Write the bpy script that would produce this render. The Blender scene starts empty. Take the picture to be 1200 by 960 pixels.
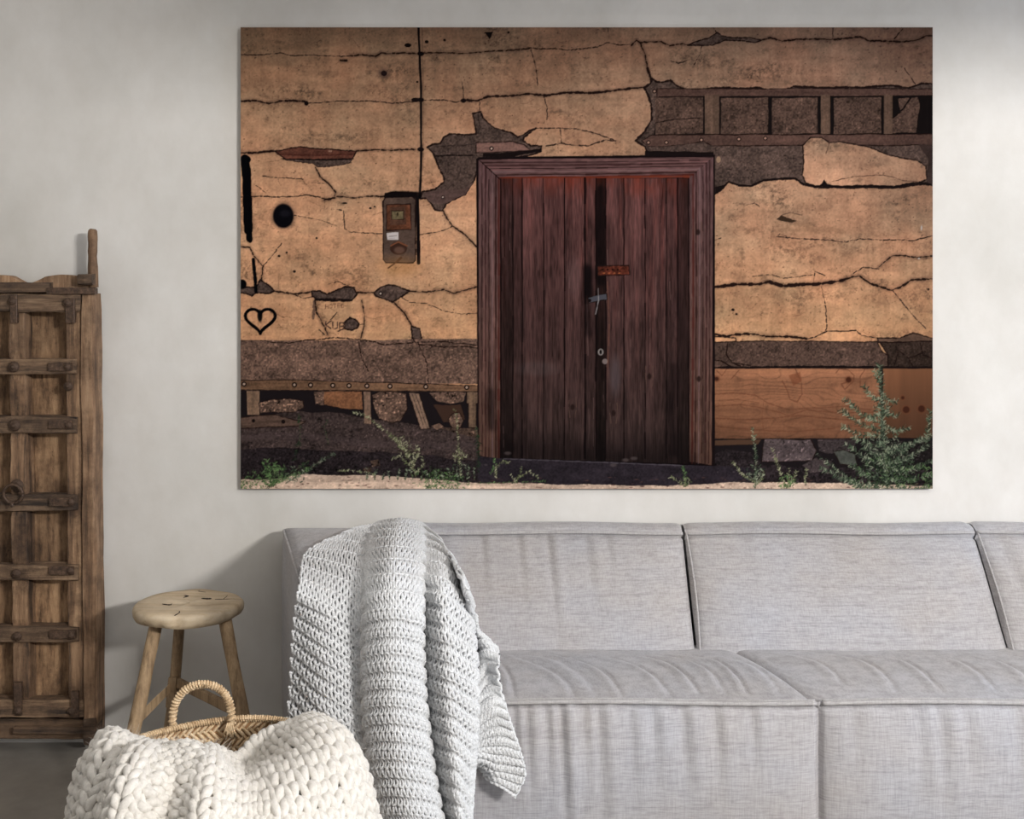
import bpy, bmesh, math, random
import numpy as np
from mathutils import Vector, Matrix

# ================================================================ camera, world, light, exposure
scene = bpy.context.scene
COL = scene.collection
CAM_D, CAM_H, HOR, FPX = 4.05, 1.548, 335.0, 1400.0       # distance to the wall, lens height, horizon row, focal length in pixels of a 1200 px frame
cam_data = bpy.data.cameras.new('camera'); cam = bpy.data.objects.new('camera', cam_data); COL.objects.link(cam)
cam.location = (0, -CAM_D, CAM_H); cam.rotation_euler = (math.pi/2, 0, 0)
cam_data.sensor_width = 36; cam_data.lens = 36*FPX/1200; cam_data.shift_y = -(480-HOR)/1200
cam_data.clip_start = 0.05; scene.camera = cam
world = bpy.data.worlds.new('world'); scene.world = world; world.use_nodes = True
world.node_tree.nodes['Background'].inputs[0].default_value = (0.93, 0.96, 1.0, 1)
world.node_tree.nodes['Background'].inputs[1].default_value = 0.5
def area(name, loc, target, sx, sy, power, col):
    l = bpy.data.lights.new(name, 'AREA'); l.shape = 'RECTANGLE'; l.size = sx; l.size_y = sy; l.energy = power; l.color = col
    o = bpy.data.objects.new(name, l); COL.objects.link(o); o.location = loc
    o.rotation_euler = (Vector(target)-Vector(loc)).to_track_quat('-Z', 'Y').to_euler(); return o
area('window_light', (3.44, -5.4, 3.1), (-0.1, 0, 1.1), 1.0, 1.0, 1040, (1.0, 0.98, 0.955))
scene.view_settings.view_transform = 'Standard'; scene.view_settings.look = 'None'
scene.view_settings.exposure = 0.0; scene.view_settings.gamma = 1.0; scene.view_settings.use_curve_mapping = False
area('cool_side_fill', (4.9, -1.9, 1.5), (1.5, -.6, .5), 1.4, 1.6, 50, (0.62, 0.76, 1.0))  # added cool fill that tints the right of the sofa blue
area('overhead_fill', (.6, -2.4, 2.86), (.6, -2.2, 0), 2.4, 1.6, 38, (1.0, 0.99, 0.97))  # added overhead fill to brighten seat tops, stool and floor

# ---------------------------------------------------------------- the printed picture, painted in numpy as flat colour
class Paint:
    """A small painter: picture coordinates are the print's own (x 282..1093, y 32..573)."""
    def __init__(s, S):
        s.S = S; s.x0, s.y0, s.x1, s.y1 = 282.0, 32.0, 1093.0, 573.0
        s.w = int(round((s.x1-s.x0)*S))+1; s.h = int(round((s.y1-s.y0)*S))+1
        s.r = np.random.RandomState(11)
        s.im = np.zeros((s.h, s.w, 3))
        yy, xx = np.mgrid[0:s.h, 0:s.w]
        s.X = xx/S+s.x0; s.Y = yy/S+s.y0
    def noise(s, sx, sy, octv=4, seed=0, gain=0.55):
        r = np.random.RandomState(seed+101); out = np.zeros((s.h, s.w)); a = 1.0; t = 0
        for _ in range(octv):
            gw, gh = int((s.x1-s.x0)/sx)+4, int((s.y1-s.y0)/sy)+4
            g = r.rand(gh, gw)
            fx = (s.X[0]-s.x0)/sx; fy = (s.Y[:, 0]-s.y0)/sy
            ix = fx.astype(int); iy = fy.astype(int)
            tx = fx-ix; ty = fy-iy; tx = tx*tx*(3-2*tx); ty = ty*ty*(3-2*ty)
            a0 = g[np.ix_(iy, ix)]*(1-tx)+g[np.ix_(iy, ix+1)]*tx
            a1 = g[np.ix_(iy+1, ix)]*(1-tx)+g[np.ix_(iy+1, ix+1)]*tx
            out += a*(a0*(1-ty)[:, None]+a1*ty[:, None]); t += a
            a *= gain; sx = max(sx/2, 0.8); sy = max(sy/2, 0.8)
        return (out/t-0.5)*2
    def jit(s, pts, amp, step=5, closed=False):
        if amp > .35:
            q = s._jit(pts, amp*1.0, step*3.2, closed)
            return s._jit(q, amp*.42, step*.55, closed)
        return s._jit(pts, amp, step, closed)
    def _jit(s, pts, amp, step=5, closed=False):
        P = [np.array(p, float) for p in pts]
        if closed: P.append(P[0])
        out = []
        for a, b in zip(P[:-1], P[1:]):
            L = np.hypot(*(b-a)); n = max(1, int(L/step)); nn = np.array([-(b-a)[1], (b-a)[0]])/(L+1e-6)
            for k in range(n):
                p = a+(b-a)*k/n
                out.append(p+nn*s.r.uniform(-1, 1)*(amp if k else amp*0.3))
        if not closed: out.append(P[-1])
        return np.array(out)
    def pmask(s, pts):
        P = (np.asarray(pts, float)-[s.x0, s.y0])*s.S
        ya = max(0, int(P[:, 1].min())-1); yb = min(s.h, int(P[:, 1].max())+2)
        M = np.zeros((s.h, s.w)); Q = np.roll(P, -1, axis=0)
        for y in range(ya, yb):
            for sub in (0.17, 0.5, 0.83):
                yy = y+sub-0.5
                k = (P[:, 1] <= yy) != (Q[:, 1] <= yy)
                if not k.any(): continue
                a, b = P[k], Q[k]
                xs = np.sort(a[:, 0]+(yy-a[:, 1])*(b[:, 0]-a[:, 0])/(b[:, 1]-a[:, 1]))+0.5
                for i in range(0, len(xs)-1, 2):
                    l, r = max(xs[i], 0), min(xs[i+1], s.w)
                    if r <= l: continue
                    li, ri = int(l), min(int(r), s.w-1)
                    if li == ri: M[y, li] += (r-l)/3
                    else:
                        M[y, li] += (li+1-l)/3; M[y, li+1:ri] += 1/3; M[y, ri] += (r-ri)/3
        return np.clip(M, 0, 1)
    def blend(s, M, col, al=1.0):
        c = np.array(col, float)/255 if not (isinstance(col, np.ndarray) and col.ndim == 3) else col
        s.im[:] = s.im*(1-M[..., None]*al)+c*M[..., None]*al
    def poly(s, pts, col, amp=0.8, step=5, al=1.0, edge=0, ecol=(35, 22, 20)):
        J = s.jit(pts, amp, step, True); M = s.pmask(J); s.blend(M, col, al)
        if edge: s.line(list(J)+[J[0]], edge, ecol, 0)
        return M
    def line(s, pts, w, col=(38, 22, 18), amp=0.9, al=1.0, soft=0.0, step=4, vary=0.45, taper=False):
        J = s.jit(pts, amp, step) if amp else np.array(pts, float)
        M = None; n = len(J)-1; ms = []
        bx0 = J[:, 0].min()-w-soft*2-2; bx1 = J[:, 0].max()+w+soft*2+2
        by0 = J[:, 1].min()-w-soft*2-2; by1 = J[:, 1].max()+w+soft*2+2
        I0 = max(0, int((by0-s.y0)*s.S)); I1 = min(s.h, int((by1-s.y0)*s.S)+2)
        K0 = max(0, int((bx0-s.x0)*s.S)); K1 = min(s.w, int((bx1-s.x0)*s.S)+2)
        if I1 <= I0 or K1 <= K0: return
        M = np.zeros((I1-I0, K1-K0))
        for i in range(n):
            a, b = J[i], J[i+1]; ww = w*(1+vary*s.r.uniform(-1, 1))/2
            if taper: ww *= 1-0.8*i/n
            pad = ww+soft*2+1.5
            i0 = max(I0, int((min(a[1], b[1])-pad-s.y0)*s.S)); i1 = min(I1, int((max(a[1], b[1])+pad-s.y0)*s.S)+2)
            k0 = max(K0, int((min(a[0], b[0])-pad-s.x0)*s.S)); k1 = min(K1, int((max(a[0], b[0])+pad-s.x0)*s.S)+2)
            if i1 <= i0 or k1 <= k0: continue
            X = s.X[i0:i1, k0:k1]; Y = s.Y[i0:i1, k0:k1]; d = b-a
            t = np.clip(((X-a[0])*d[0]+(Y-a[1])*d[1])/(d@d+1e-9), 0, 1)
            D = np.hypot(X-a[0]-t*d[0], Y-a[1]-t*d[1])
            m = np.clip((ww-D)*s.S+0.5, 0, 1) if not soft else np.exp(-np.maximum(D-ww, 0)**2/(soft*soft))
            if not soft: m *= min(1, ww*2*s.S)
            sl = M[i0-I0:i1-I0, k0-K0:k1-K0]; np.maximum(sl, m, out=sl)
        c = np.array(col, float)/255
        R = s.im[I0:I1, K0:K1]; R[:] = R*(1-M[..., None]*al)+c*M[..., None]*al
    def shade(s, pts, f, soft, w=2):      # printed darkness of the picture itself
        s.line(pts, w, (12, 8, 10), 0, f, soft, 12)
    def dot(s, x, y, rx, ry=None, col=(25, 16, 16), al=1, soft=0.6):
        ry = ry or rx; p = max(rx, ry)+soft*3+1
        i0 = max(0, int((y-p-s.y0)*s.S)); i1 = min(s.h, int((y+p-s.y0)*s.S)+2)
        k0 = max(0, int((x-p-s.x0)*s.S)); k1 = min(s.w, int((x+p-s.x0)*s.S)+2)
        if i1 <= i0 or k1 <= k0: return
        D = np.hypot((s.X[i0:i1, k0:k1]-x)/rx, (s.Y[i0:i1, k0:k1]-y)/ry)
        m = np.clip((1-D)*min(rx, ry)/soft+0.5, 0, 1)*al
        R = s.im[i0:i1, k0:k1]; R[:] = R*(1-m[..., None])+np.array(col)/255*m[..., None]

def paint_print(S):
    p = Paint(S); X, Y = p.X, p.Y; r = p.r
    def tex(c, a1=0.07, a2=0.12, sx=60, sy=40, seed=1, fine=0.08, speck=0.0):
        fine *= 1.2
        n = p.noise(sx, sy, 3, seed)*a1*2+p.noise(9, 7, 3, seed+5)*a2+p.noise(1.6, 1.6, 1, seed+9)*fine
        if speck: n -= speck*np.clip(p.noise(3.2, 3.2, 2, seed+13)-0.32, 0, 1)*3-speck*np.clip(p.noise(2.2, 2.0, 1, seed+14)-0.55, 0, 1)*5+speck*np.clip(p.noise(2.4, 2.2, 1, seed+15)-0.5, 0, 1)*1.0
        return np.clip(np.array(c)/255*(1+n)[..., None], 0, 1)
    # ---- tan plaster, lighter at lower left, dimmer at the top and right
    tl, tr, ml, mr = np.array([146, 115, 88.]), np.array([128, 101, 86.]), np.array([202, 156, 117.]), np.array([172, 135, 106.])
    u = np.clip((X-282)/811, 0, 1)[..., None]; v = np.clip((Y-32)/230, 0, 1)[..., None]
    bl = np.array([200, 154, 112.]); br = np.array([188, 143, 102.]); v2 = np.clip((Y-262)/130, 0, 1)[..., None]
    c = (tl*(1-u)+tr*u)*(1-v)+(ml*(1-u)+mr*u)*v; c = c*(1-v2)+(bl*(1-u)+br*u)*v2
    n = p.noise(70, 45, 4, 3)*0.17+p.noise(14, 10, 3, 4)*0.09+p.noise(6, 30, 3, 6)*0.05+p.noise(1.7, 1.7, 1, 5)*0.07
    n -= 0.5*np.clip(p.noise(12, 9, 4, 7, 0.75)-0.25, 0, 1)+0.8*np.clip(p.noise(2.6, 2.2, 2, 8)-0.5, 0, 1)
    tan = np.clip(c/255*(1+n)[..., None], 0, 1)
    pink = p.noise(40, 28, 3, 21)[..., None]; tan *= 1+pink*np.array([0.03, -0.03, -0.05])
    streak = p.noise(5, 46, 3, 22)*.07+p.noise(50, 4, 3, 23)*.06; tan = np.clip(tan*(1.02+streak)[..., None]*np.array([1.03, .995, 1.0]), 0, 1)
    stain = np.clip(p.noise(60, 26, 3, 24)-.12, 0, 1)*np.clip(p.noise(3.4, 3, 3, 25, .8)+.2, 0, 1)*1.0; tan *= (1-np.clip(stain, 0, .4))[..., None]*np.array([1, .97, .93])**1
    p.im[:] = tan
    adobe = tex((84, 62, 52), 0.08, 0.2, 30, 20, 31, 0.2, 0.2)
    adobe_l = tex((110, 82, 68), 0.1, 0.2, 40, 14, 41, 0.2, 0.22)
    mauve = tex((84, 65, 57), 0.1, 0.2, 30, 20, 51, 0.2, 0.15)
    beam = tex((88, 62, 53), 0.08, 0.12, 90, 4, 61, 0.12)
    rustw = tex((104, 58, 44), 0.1, 0.2, 40, 3, 71, 0.12)
    dark = (26, 18, 18)
    # ---- thin and thick cracks of the plaster
    def crack(pts, w=1.1, al=0.95, amp=1.0, halo=True):
        if halo and w > 1.3: p.line(pts, w+.6, (60, 36, 28), 0, 0.22, 1.6)
        p.line(pts, w*0.85, (30, 17, 15), amp, al, 0, 4, 0.65)
    L = [([(282,64),(300,65),(330,62),(340,65),(370,65),(400,66),(411,65)],1.0),([(411,65),(425,64),(440,66),(447,62),(455,63),(470,62),(488,63)],1.5),
     ([(440,66),(446,62)],3),([(399,71),(406,71)],2.2),
     ([(495,62),(520,62),(550,62),(575,60),(600,59),(620,57)],1.4),([(620,56),(632,57),(650,57),(665,59),(690,56),(700,55),(712,50),(725,53),(740,52)],1.1),
     ([(740,53),(746,47),(750,50),(760,49),(775,49),(785,54),(800,51),(806,53)],1.6),([(806,53),(820,51),(830,48),(841,40)],1.2),
     ([(282,119),(300,118),(315,121),(330,118),(357,119)],2.0),([(357,121),(395,118),(435,118),(460,121),(485,119)],1.1),([(497,117),(520,117),(535,120),(543,117)],1.1),
     ([(543,117),(560,118),(572,113),(600,112),(620,110),(640,112),(660,109),(690,109),(700,108),(720,106),(745,103),(757,102)],2.4),
     ([(282,179),(300,179),(320,177)],2.2),([(418,177),(430,176),(460,176),(487,175)],1.7),
     ([(541,95),(543,106),(543,117)],0.9),([(562,118),(562,131)],0.8),([(622,58),(628,80),(630,100)],1.0),([(637,112),(641,125),(641,140)],0.9),
     ([(628,150),(650,150),(675,151),(700,157),(722,165)],1.2),([(640,171),(658,168),(670,170),(690,171),(700,167),(710,164),(722,166)],1.3),([(657,150),(658,168)],1.0),
     ([(750,50),(756,65),(759,80)],1.5),([(759,80),(762,90),(764,98)],3),([(823,52),(820,65),(811,80)],0.9),([(787,72),(795,74),(805,71)],1.1),
     ([(712,32),(714,45)],0.8),([(836,32),(841,40)],1.0),
     ([(890,48),(903,44),(917,48),(935,46),(960,46),(980,46),(1000,44),(1008,43),(1018,48),(1040,48),(1070,48),(1078,46),(1085,42),(1093,42)],1.8),
     ([(1060,80),(1068,92),(1074,100)],1.0),([(976,32),(976,45)],0.8),([(1048,45),(1054,38),(1058,34)],1.2),
     ([(282,231),(305,230),(325,231),(345,230),(360,228),(375,231),(385,234)],1.2),([(395,230),(415,232),(430,230),(450,230)],1.5),([(380,234),(392,232)],2.6),
     ([(370,196),(375,207),(385,215),(393,225),(392,230)],1.5),([(282,289),(293,290),(298,300),(308,312),(306,330)],1.4),([(308,312),(320,298),(330,285)],0.9),
     ([(322,341),(345,345),(365,342)],1.7),([(418,343),(438,343)],1.9),([(480,341),(490,342),(505,342),(520,339),(532,344),(545,340),(560,336)],1.4),
     ([(462,354),(475,368),(482,380),(485,386)],1.7),([(345,345),(355,350),(366,348)],1.0),
     ([(519,246),(525,258),(530,265),(545,275),(558,289)],1.5),([(492,275),(508,273),(520,270),(530,265)],1.0),
     ([(395,245),(403,247),(404,268)],1.1),([(404,268),(410,272),(430,273),(450,274)],0.9),([(345,252),(370,257),(395,265)],0.7),
     ([(308,206),(320,208),(340,209),(355,210)],0.9),([(365,214),(380,215)],0.8),([(300,217),(312,226)],0.7),
     ([(369,352),(371,366),(380,382),(384,392)],1.8),([(395,366),(385,378)],0.9),([(424,352),(427,370),(427,382),(423,396)],1.5),([(413,380),(427,380)],1.2),
     ([(374,386),(380,392)],1.3),([(396,388),(404,384)],1.2),([(412,336),(396,330),(385,333)],0.7),([(470,348),(480,354),(500,356),(520,364),(540,368),(560,367)],0.8),
     ([(835,282),(845,279)],0.9),([(910,277),(930,279),(960,281),(990,284),(1008,280),(1040,281),(1070,282),(1085,278),(1093,276)],1.1),([(875,240),(884,238),(890,242)],0.8),
     ([(1030,313),(1045,300),(1055,299),(1075,302),(1093,300)],1.4),([(1000,320),(1012,313),(1030,315)],1.1),([(882,324),(905,322),(918,326),(952,322)],0.9),([(954,333),(955,318),(967,323)],1.0),
     ([(836,337),(850,335),(865,333),(890,333),(900,330),(918,335),(940,333),(953,333),(975,331),(990,328)],3.4),
     ([(985,329),(1000,324),(1008,324),(1020,332),(1035,337),(1045,340),(1055,337),(1068,328),(1093,327)],2.2),
     ([(963,336),(968,360),(969,385),(963,393)],1.0),([(1046,340),(1060,358),(1075,375),(1085,385)],1.1),
     ([(835,391),(850,394),(865,392),(880,391),(900,394),(925,394),(945,397)],2.4),([(945,397),(955,395),(969,388),(985,388),(1003,387),(1010,393),(1028,396)],1.2)]
    for pts, w in L: crack(pts, w)
    # hairline scratches all over the plaster
    for _ in range(150):
        x, y = r.uniform(285, 1090), r.uniform(36, 390)
        if 555 < x < 840 and y > 180: continue
        a = r.normal(0, 0.7); l = r.uniform(4, 22)
        p.line([(x, y), (x+l*math.cos(a)*.5, y+l*math.sin(a)*.5+r.uniform(-2, 2)), (x+l*math.cos(a), y+l*math.sin(a))], 0.6, (90, 58, 42), 1.2, r.uniform(.2, .6))
    for _ in range(420):
        x, y = r.uniform(285, 1090), r.uniform(36, 390); p.dot(x, y, r.uniform(.35, 1.1), r.uniform(.35, .9), (70, 42, 32), r.uniform(.3, .85))
    for x, y, a, b in [(450,86,3.6,3.2),(478,53,4,2.4),(500,49,2.2,2),(521,47,1.6,1.4),(596,38,1.4,1.4),(489,96,1.5,1.2),(327,300,1.6,1.4),(336,296,1.3,1.2),(345,318,1.7,1.5),(371,279,1.3,1.2),(487,117,5,2.6),(359,121,2.6,2.8),(543,118,3.2,2.4),(439,242,1.2,1),(404,238,3,1),(859,363,2,1.5),(863,368,1.4,1.2),(1088,339,1.3,1.3),(434,244,1.5,1.2)]:
        p.dot(x, y, a, b)
    p.dot(450, 86, 7, 6, (60, 40, 40), .35, 4)
    p.poly([(568,38),(578,37),(574,46)], dark, .4)
    p.poly([(910,257),(916,252),(922,255),(934,259),(928,261),(916,259)], (60, 42, 30), .8, 3); p.line([(916,252),(926,249),(940,252)], .7, (80, 56, 42), .6); p.line([(922,277),(914,274),(912,276)], .7, (80, 56, 42), .6)
    for q in ([(914,270),(924,268),(934,270),(946,268),(960,271),(975,269),(990,272)],[(930,262),(945,264),(955,262)]): p.line(q, 2.4, (120, 88, 62), 1.4, .3, 1.2)
    p.dot(1080, 267, .9, 3, (190, 180, 170)); p.dot(1077, 303, 1.4, .9, (190, 180, 170))
    # ---- hole with a red lath, left
    M = p.poly([(322,177),(335,175),(342,173),(352,172),(365,174),(380,175),(385,174),(400,176),(418,177),(415,183),(410,190),(400,193),(372,195),(366,191),(335,187)], rustw, .9, 4, 1, 1.4)
    p.blend(M*(Y > 186.5), mauve); p.line([(330,186),(370,187),(414,186)], 1.6, dark, .5); p.line([(325,181),(370,182),(415,181)], .8, (60, 25, 20), .6)
    for x in (386, 388): p.dot(x, 177, 1.2, 1.2, (150, 110, 90))
    # ---- adobe hole above the left of the door
    H = [(501,173),(507,169),(516,168),(520,161),(527,157),(545,158),(558,157),(557,148),(554,133),(563,131),(566,138),(572,144),(580,150),(600,156),(607,161),(613,158),(620,153),(628,150),(622,155),(614,161),(613,165),(622,171),(635,171),(634,177),(625,181),(600,186),(562,190),(559,200),(556,211),(545,228),(535,232),(524,238),(518,247),(510,246),(505,238),(500,232),(493,233),(495,225),(510,222),(520,213),(520,208),(514,195),(508,180),(503,175)]
    p.poly(H, mauve, .9, 4, 1, 1.7)
    p.poly([(558,167),(600,166),(615,170),(622,176),(612,177),(590,178),(558,179)], tex((118, 84, 74), .1, .1, 60, 3, 63, .1), .5, 5, 1, 1)
    p.poly([(566,180),(600,178),(634,174),(634,178),(600,184),(566,184)], dark, 1, 4); p.dot(576, 174, 2.6, 2.6, (30, 20, 20)); p.dot(576, 174, 1.3, 1.3, (190, 160, 140))
    p.line([(510,183),(530,182),(556,182)], 1.4, dark, .7); p.line([(512,172),(540,171),(558,168)], .8, dark, .8, .6); p.line([(560,135),(563,150),(560,156)], .8, dark, .8, .6)
    p.poly([(495,226),(520,222),(545,222),(555,213),(545,228),(535,232),(524,238),(512,238),(503,236)], tex((92, 68, 62), .1, .1, 40, 4, 66, .1), .6, 4)
    p.dot(519, 231, 2, 2, dark); p.dot(519, 231, 1, 1, (190, 165, 150))
    # ---- the open lath-work, upper right
    p.poly([(755,103),(762,98),(764,92),(770,96),(778,96),(786,94),(793,100),(803,105),(820,106),(838,103),(860,103),(870,104),(890,103),(903,107),(918,107),(930,101),(960,103),(1000,102),(1045,100),(1065,103),(1080,98),(1095,98),(1095,214),(1085,215),(1045,220),(955,219),(942,216),(932,209),(920,209),(895,211),(880,218),(866,217),(854,213),(845,222),(837,228),(836,184),(760,184),(756,172),(745,165),(755,155),(764,140),(763,122),(759,110)], mauve, .9, 4, 1, 2.2)
    p.poly([(770,104),(1095,104),(1095,112),(770,114)], beam, .5, 6, 1, .9)
    p.poly([(772,113),(1095,112),(1095,158),(766,160)], (24, 18, 18), 0)
    for a, b in [(768,824),(845,900),(905,958),(977,1033)]:
        p.poly([(a,115),(b,114),(b,156),(a,158)], adobe, .7, 5)
    p.poly([(1052,116),(1076,114),(1078,124),(1074,156),(1043,156),(1042,142),(1056,132)], adobe, 1, 4); p.line([(1068,114),(1058,128),(1042,141)], 1.6, dark, .8)
    p.line([(768,144),(790,140),(822,138)], 1.1, dark, .7)
    for a, b in [(826,843),(962,973),(1036,1046)]: p.poly([(a,111),(b,111),(b,157),(a,157)], tex((96, 72, 58), .1, .1, 4, 60, 67, .1), .4, 8)
    p.poly([(752,165),(764,158),(1095,157),(1095,170),(835,171),(825,166),(800,170),(760,172)], beam, .6, 6, 1, 1.1)
    p.poly([(758,172),(790,171),(812,168),(835,170),(836,178),(760,178)], mauve, .9, 4); p.poly([(756,177),(836,178),(836,185),(756,184)], dark, .8, 5)
    p.poly([(1076,169),(1095,170),(1095,215),(1086,214),(1088,186)], tex((62, 46, 42), .1, .1, 20, 20, 68), .5)
    for x, y in [(767,107),(760,167),(781,167),(822,164),(866,163),(897,162)]: p.dot(x, y, 2.6, 2.6, (40, 26, 24)); p.dot(x, y, 1.4, 1.3, (165, 125, 105))
    p.dot(842, 187, 2.6, 3.8, (150, 118, 92))
    p.poly([(806,53),(815,49),(830,45),(841,38),(846,42),(860,44),(880,44),(892,47),(885,50),(870,48),(850,47),(835,53),(820,53)], mauve, .7, 4, 1, 1.3)
    p.poly([(941,170),(950,161),(963,161),(972,167),(985,166),(1000,169),(1020,173),(1040,181),(1075,188),(1085,195),(1086,210),(1078,214),(1060,216),(1048,219),(1035,219),(1020,217),(1005,218),(995,220),(975,218),(965,217),(955,219),(945,215),(940,205),(942,190)], tan*1.06, .8, 4, 1, 1.3)
    p.line([(945,215),(955,219),(965,217),(975,218),(985,219),(1005,218),(1020,219),(1048,219),(1078,214),(1093,217)], 2.6, dark, .8); p.poly([(962,217),(966,210),(970,216),(982,220),(966,220)], dark, .6, 3)
    p.line([(975,213),(1000,207),(1035,205),(1060,212),(1075,213)], .8, (90, 60, 45), .9); p.line([(972,167),(968,180)], .8, (90, 60, 45), .9)
    p.poly([(838,219),(852,216),(845,222),(838,228)], dark, .6, 3); p.line([(854,213),(866,217),(880,218),(895,211),(920,209),(932,209),(942,216)], 2, dark, .8)
    # ---- small grey losses, left
    for q in ([(305,328),(315,334),(322,341),(315,344),(300,343),(295,347),(288,344),(280,343),(280,337),(300,337)],[(365,341),(375,341),(383,345),(395,340),(405,336),(415,337),(418,345),(412,352),(395,350),(372,351),(366,347)],[(438,343),(447,336),(455,334),(465,335),(480,341),(470,348),(460,354),(450,350),(441,347)],[(482,382),(492,385),(494,397),(483,397)],[(404,378),(410,372),(416,374),(421,379),(419,384),(412,387),(404,385)]):
        p.poly(q, mauve, .8, 3, 1, 1.6)
    p.line([(370,351),(395,352),(412,352)], 2.4, dark, .8); p.dot(446, 344, 2.4, 2.4, dark); p.dot(446, 344, 1.2, 1.2, (190, 170, 150)); p.line([(368,353),(367,373)], 2.4, (70, 50, 45), .9, .6)
    # ---- spray paint: bar, dot, short bar, heart
    K = (10, 9, 12)
    p.line([(287,186),(289,205),(290,240),(291,270)], 10.5, K, .3, 1, 0, 6, .06); p.line([(291,262),(292,278),(293,282)], 6, K, .6, 1, 0, 3, .3); p.dot(288, 187, 6, 5, K)
    p.dot(332, 253, 14, 16, K, .35, 5); p.dot(332, 253, 12, 14, (12, 11, 16), 1, 2); p.dot(334, 250, 6, 4, (34, 32, 40), .6, 3)
    p.line([(297,304),(299,325),(300,342)], 4, K, .4, 1, 0, 5, .15); p.dot(284, 333, 5, 5.5, K, 1, 1)
    p.line([(305+s_*(10.2*math.sin(t)**3*1.72), 374-(.98*(13*math.cos(t)-5*math.cos(2*t)-2*math.cos(3*t)-math.cos(4*t)))) for s_ in (1,) for t in [k*math.pi/24 for k in range(49)]], 3.6, K, .2, 1, 0, 3, .1); p.dot(304.6, 370, 3, 7, K, .95, 1.4)
    # ---- scratched writing: HOTED / KUB
    def wr(strokes, ox, oy, sc, w, c, al):
        for st in strokes: p.line([(ox+a*sc, oy+b*sc) for a, b in st], w, c, .25, al, 0, 2)
    G = {'H': [[(0,0),(0,6)],[(4,0),(4,6)],[(0,3),(4,3)]], 'O': [[(0,1),(2,0),(4,1),(4,5),(2,6),(0,5),(0,1)]], 'T': [[(0,0),(4,0)],[(2,0),(2,6)]], 'E': [[(4,0),(0,0),(0,6),(4,6)],[(0,3),(3,3)]],
         'D': [[(0,0),(0,6),(3,5),(4,3),(3,1),(0,0)]], 'K': [[(0,0),(0,6)],[(4,0),(0,3),(4,6)]], 'U': [[(0,0),(0,5),(2,6),(4,5),(4,0)]], 'B': [[(0,0),(0,6),(3,6),(4,4.5),(3,3),(0,3)],[(0,0),(3,0),(4,1.5),(3,3)]], 'C': [[(4,1),(2,0),(0,2),(0,4),(2,6),(4,5)]]}
    for i, ch in enumerate('C HOTED'):
        if ch != ' ': wr(G[ch], 372+i*4.7, 356.5+math.sin(i)*.6, .75, .8, (104, 66, 46), .75)
    for i, ch in enumerate('KUB'): wr(G[ch], 382+i*8, 376.5+i*.8, 1.35, 1.25, (70, 44, 36), .9)
    # ---- wire and the meter box
    p.line([(490.5,30),(492,70),(493.5,110),(493.5,190),(492,232)], 2.7, (24, 17, 18), .25, 1, 0, 10, .12)
    p.line([(494.5,32),(496,110),(496,200)], 1, (90, 60, 44), .2, .5)
    for y in (63, 117, 175): p.dot(493, y, 4, 2.6, dark)
    p.shade([(470,228),(489,229)], .9, 1.5, 5); p.line([(489,232),(490,270),(490.5,308)], 4.4, (22, 16, 17), .2, 1, 0, 10, .1)
    p.poly([(449,236),(452,231),(483,230),(487,234),(487,305),(484,308),(452,308),(449,304)], tex((86, 66, 56), .12, .12, 16, 30, 81, .08), .3, 6, 1, 1.4)
    p.poly([(451,226),(462,224),(488,225),(489,231),(450,232)], (20, 14, 15), .6, 4)
    p.poly([(453,240),(481,239),(482,269),(453,270)], tex((104, 58, 38), .15, .2, 10, 10, 82, .1), .3, 5, 1, 1)
    p.poly([(457,243),(475,242),(476,263),(457,264)], tex((84, 54, 40), .12, .2, 10, 10, 83, .1), .3, 5); p.poly([(459,247),(473,247),(473,257),(459,257)], tex((112, 96, 66), .1, .1, 8, 8, 84, .1), .2, 5, 1, .8)
    p.dot(466, 251, 1, 2.2, (40, 30, 24)); p.poly([(453,273),(467,272),(467,281),(454,281)], (198, 186, 182), .2, 5); p.line([(456,277),(465,276)], .7, (120, 110, 110), .3); p.line([(456,279.5),(463,279)], .5, (130, 120, 120), .3)
    p.dot(467, 291, 10, 7.5, (62, 38, 30), 1, 1); p.dot(468, 293, 6, 4, (104, 72, 58), .9, 2); p.line([(458,288),(467,283.5),(477,288)], 1.6, (128, 72, 44), .3); p.line([(470,302),(462,309),(455,314)], 2.4, (74, 46, 34), .3)
    p.dot(468, 312, 22, 12, (176, 116, 54), .35, 12)
    # ---- adobe band at the left foot and what is under it
    dk = (30, 24, 26)
    p.poly([(280,398),(330,399),(400,398),(450,399),(490,397),(560,397),(562,450),(280,450)], adobe_l, .8, 5)
    for q in ([(305,399),(318,401),(340,402),(360,398),(400,396),(425,398),(450,404),(480,402),(520,400),(560,405)],[(500,404),(520,407),(545,406),(560,408)],[(420,400),(424,420),(432,435)],[(490,402),(500,425),(502,450)],[(484,396),(488,404),(498,404)]): crack(q, 1.2)
    p.poly([(280,446),(330,445),(400,447),(470,449),(560,452),(560,459),(280,457)], tex((118, 84, 60), .12, .12, 50, 3, 87, .1), .6, 5, 1, .9)
    p.poly([(280,457),(562,459),(562,575),(280,575)], dk, 0)
    soil = tex((66, 52, 49), .12, .2, 50, 12, 91, .2, .3); soil_d = tex((42, 34, 36), .12, .2, 50, 10, 93, .25, .3); stone = tex((104, 78, 64), .1, .18, 12, 10, 95, .2, .5)
    p.poly([(280,490),(350,482),(400,484),(440,492),(500,500),(560,504),(562,575),(280,575)], soil, 1.2, 5)
    p.poly([(280,528),(330,524),(400,528),(480,532),(562,540),(562,575),(280,575)], soil_d, 1.4, 5)
    p.line([(285,512),(330,510),(400,515),(450,520),(555,522)], 3, (82, 66, 66), 1.2, .35, 3)
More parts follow.
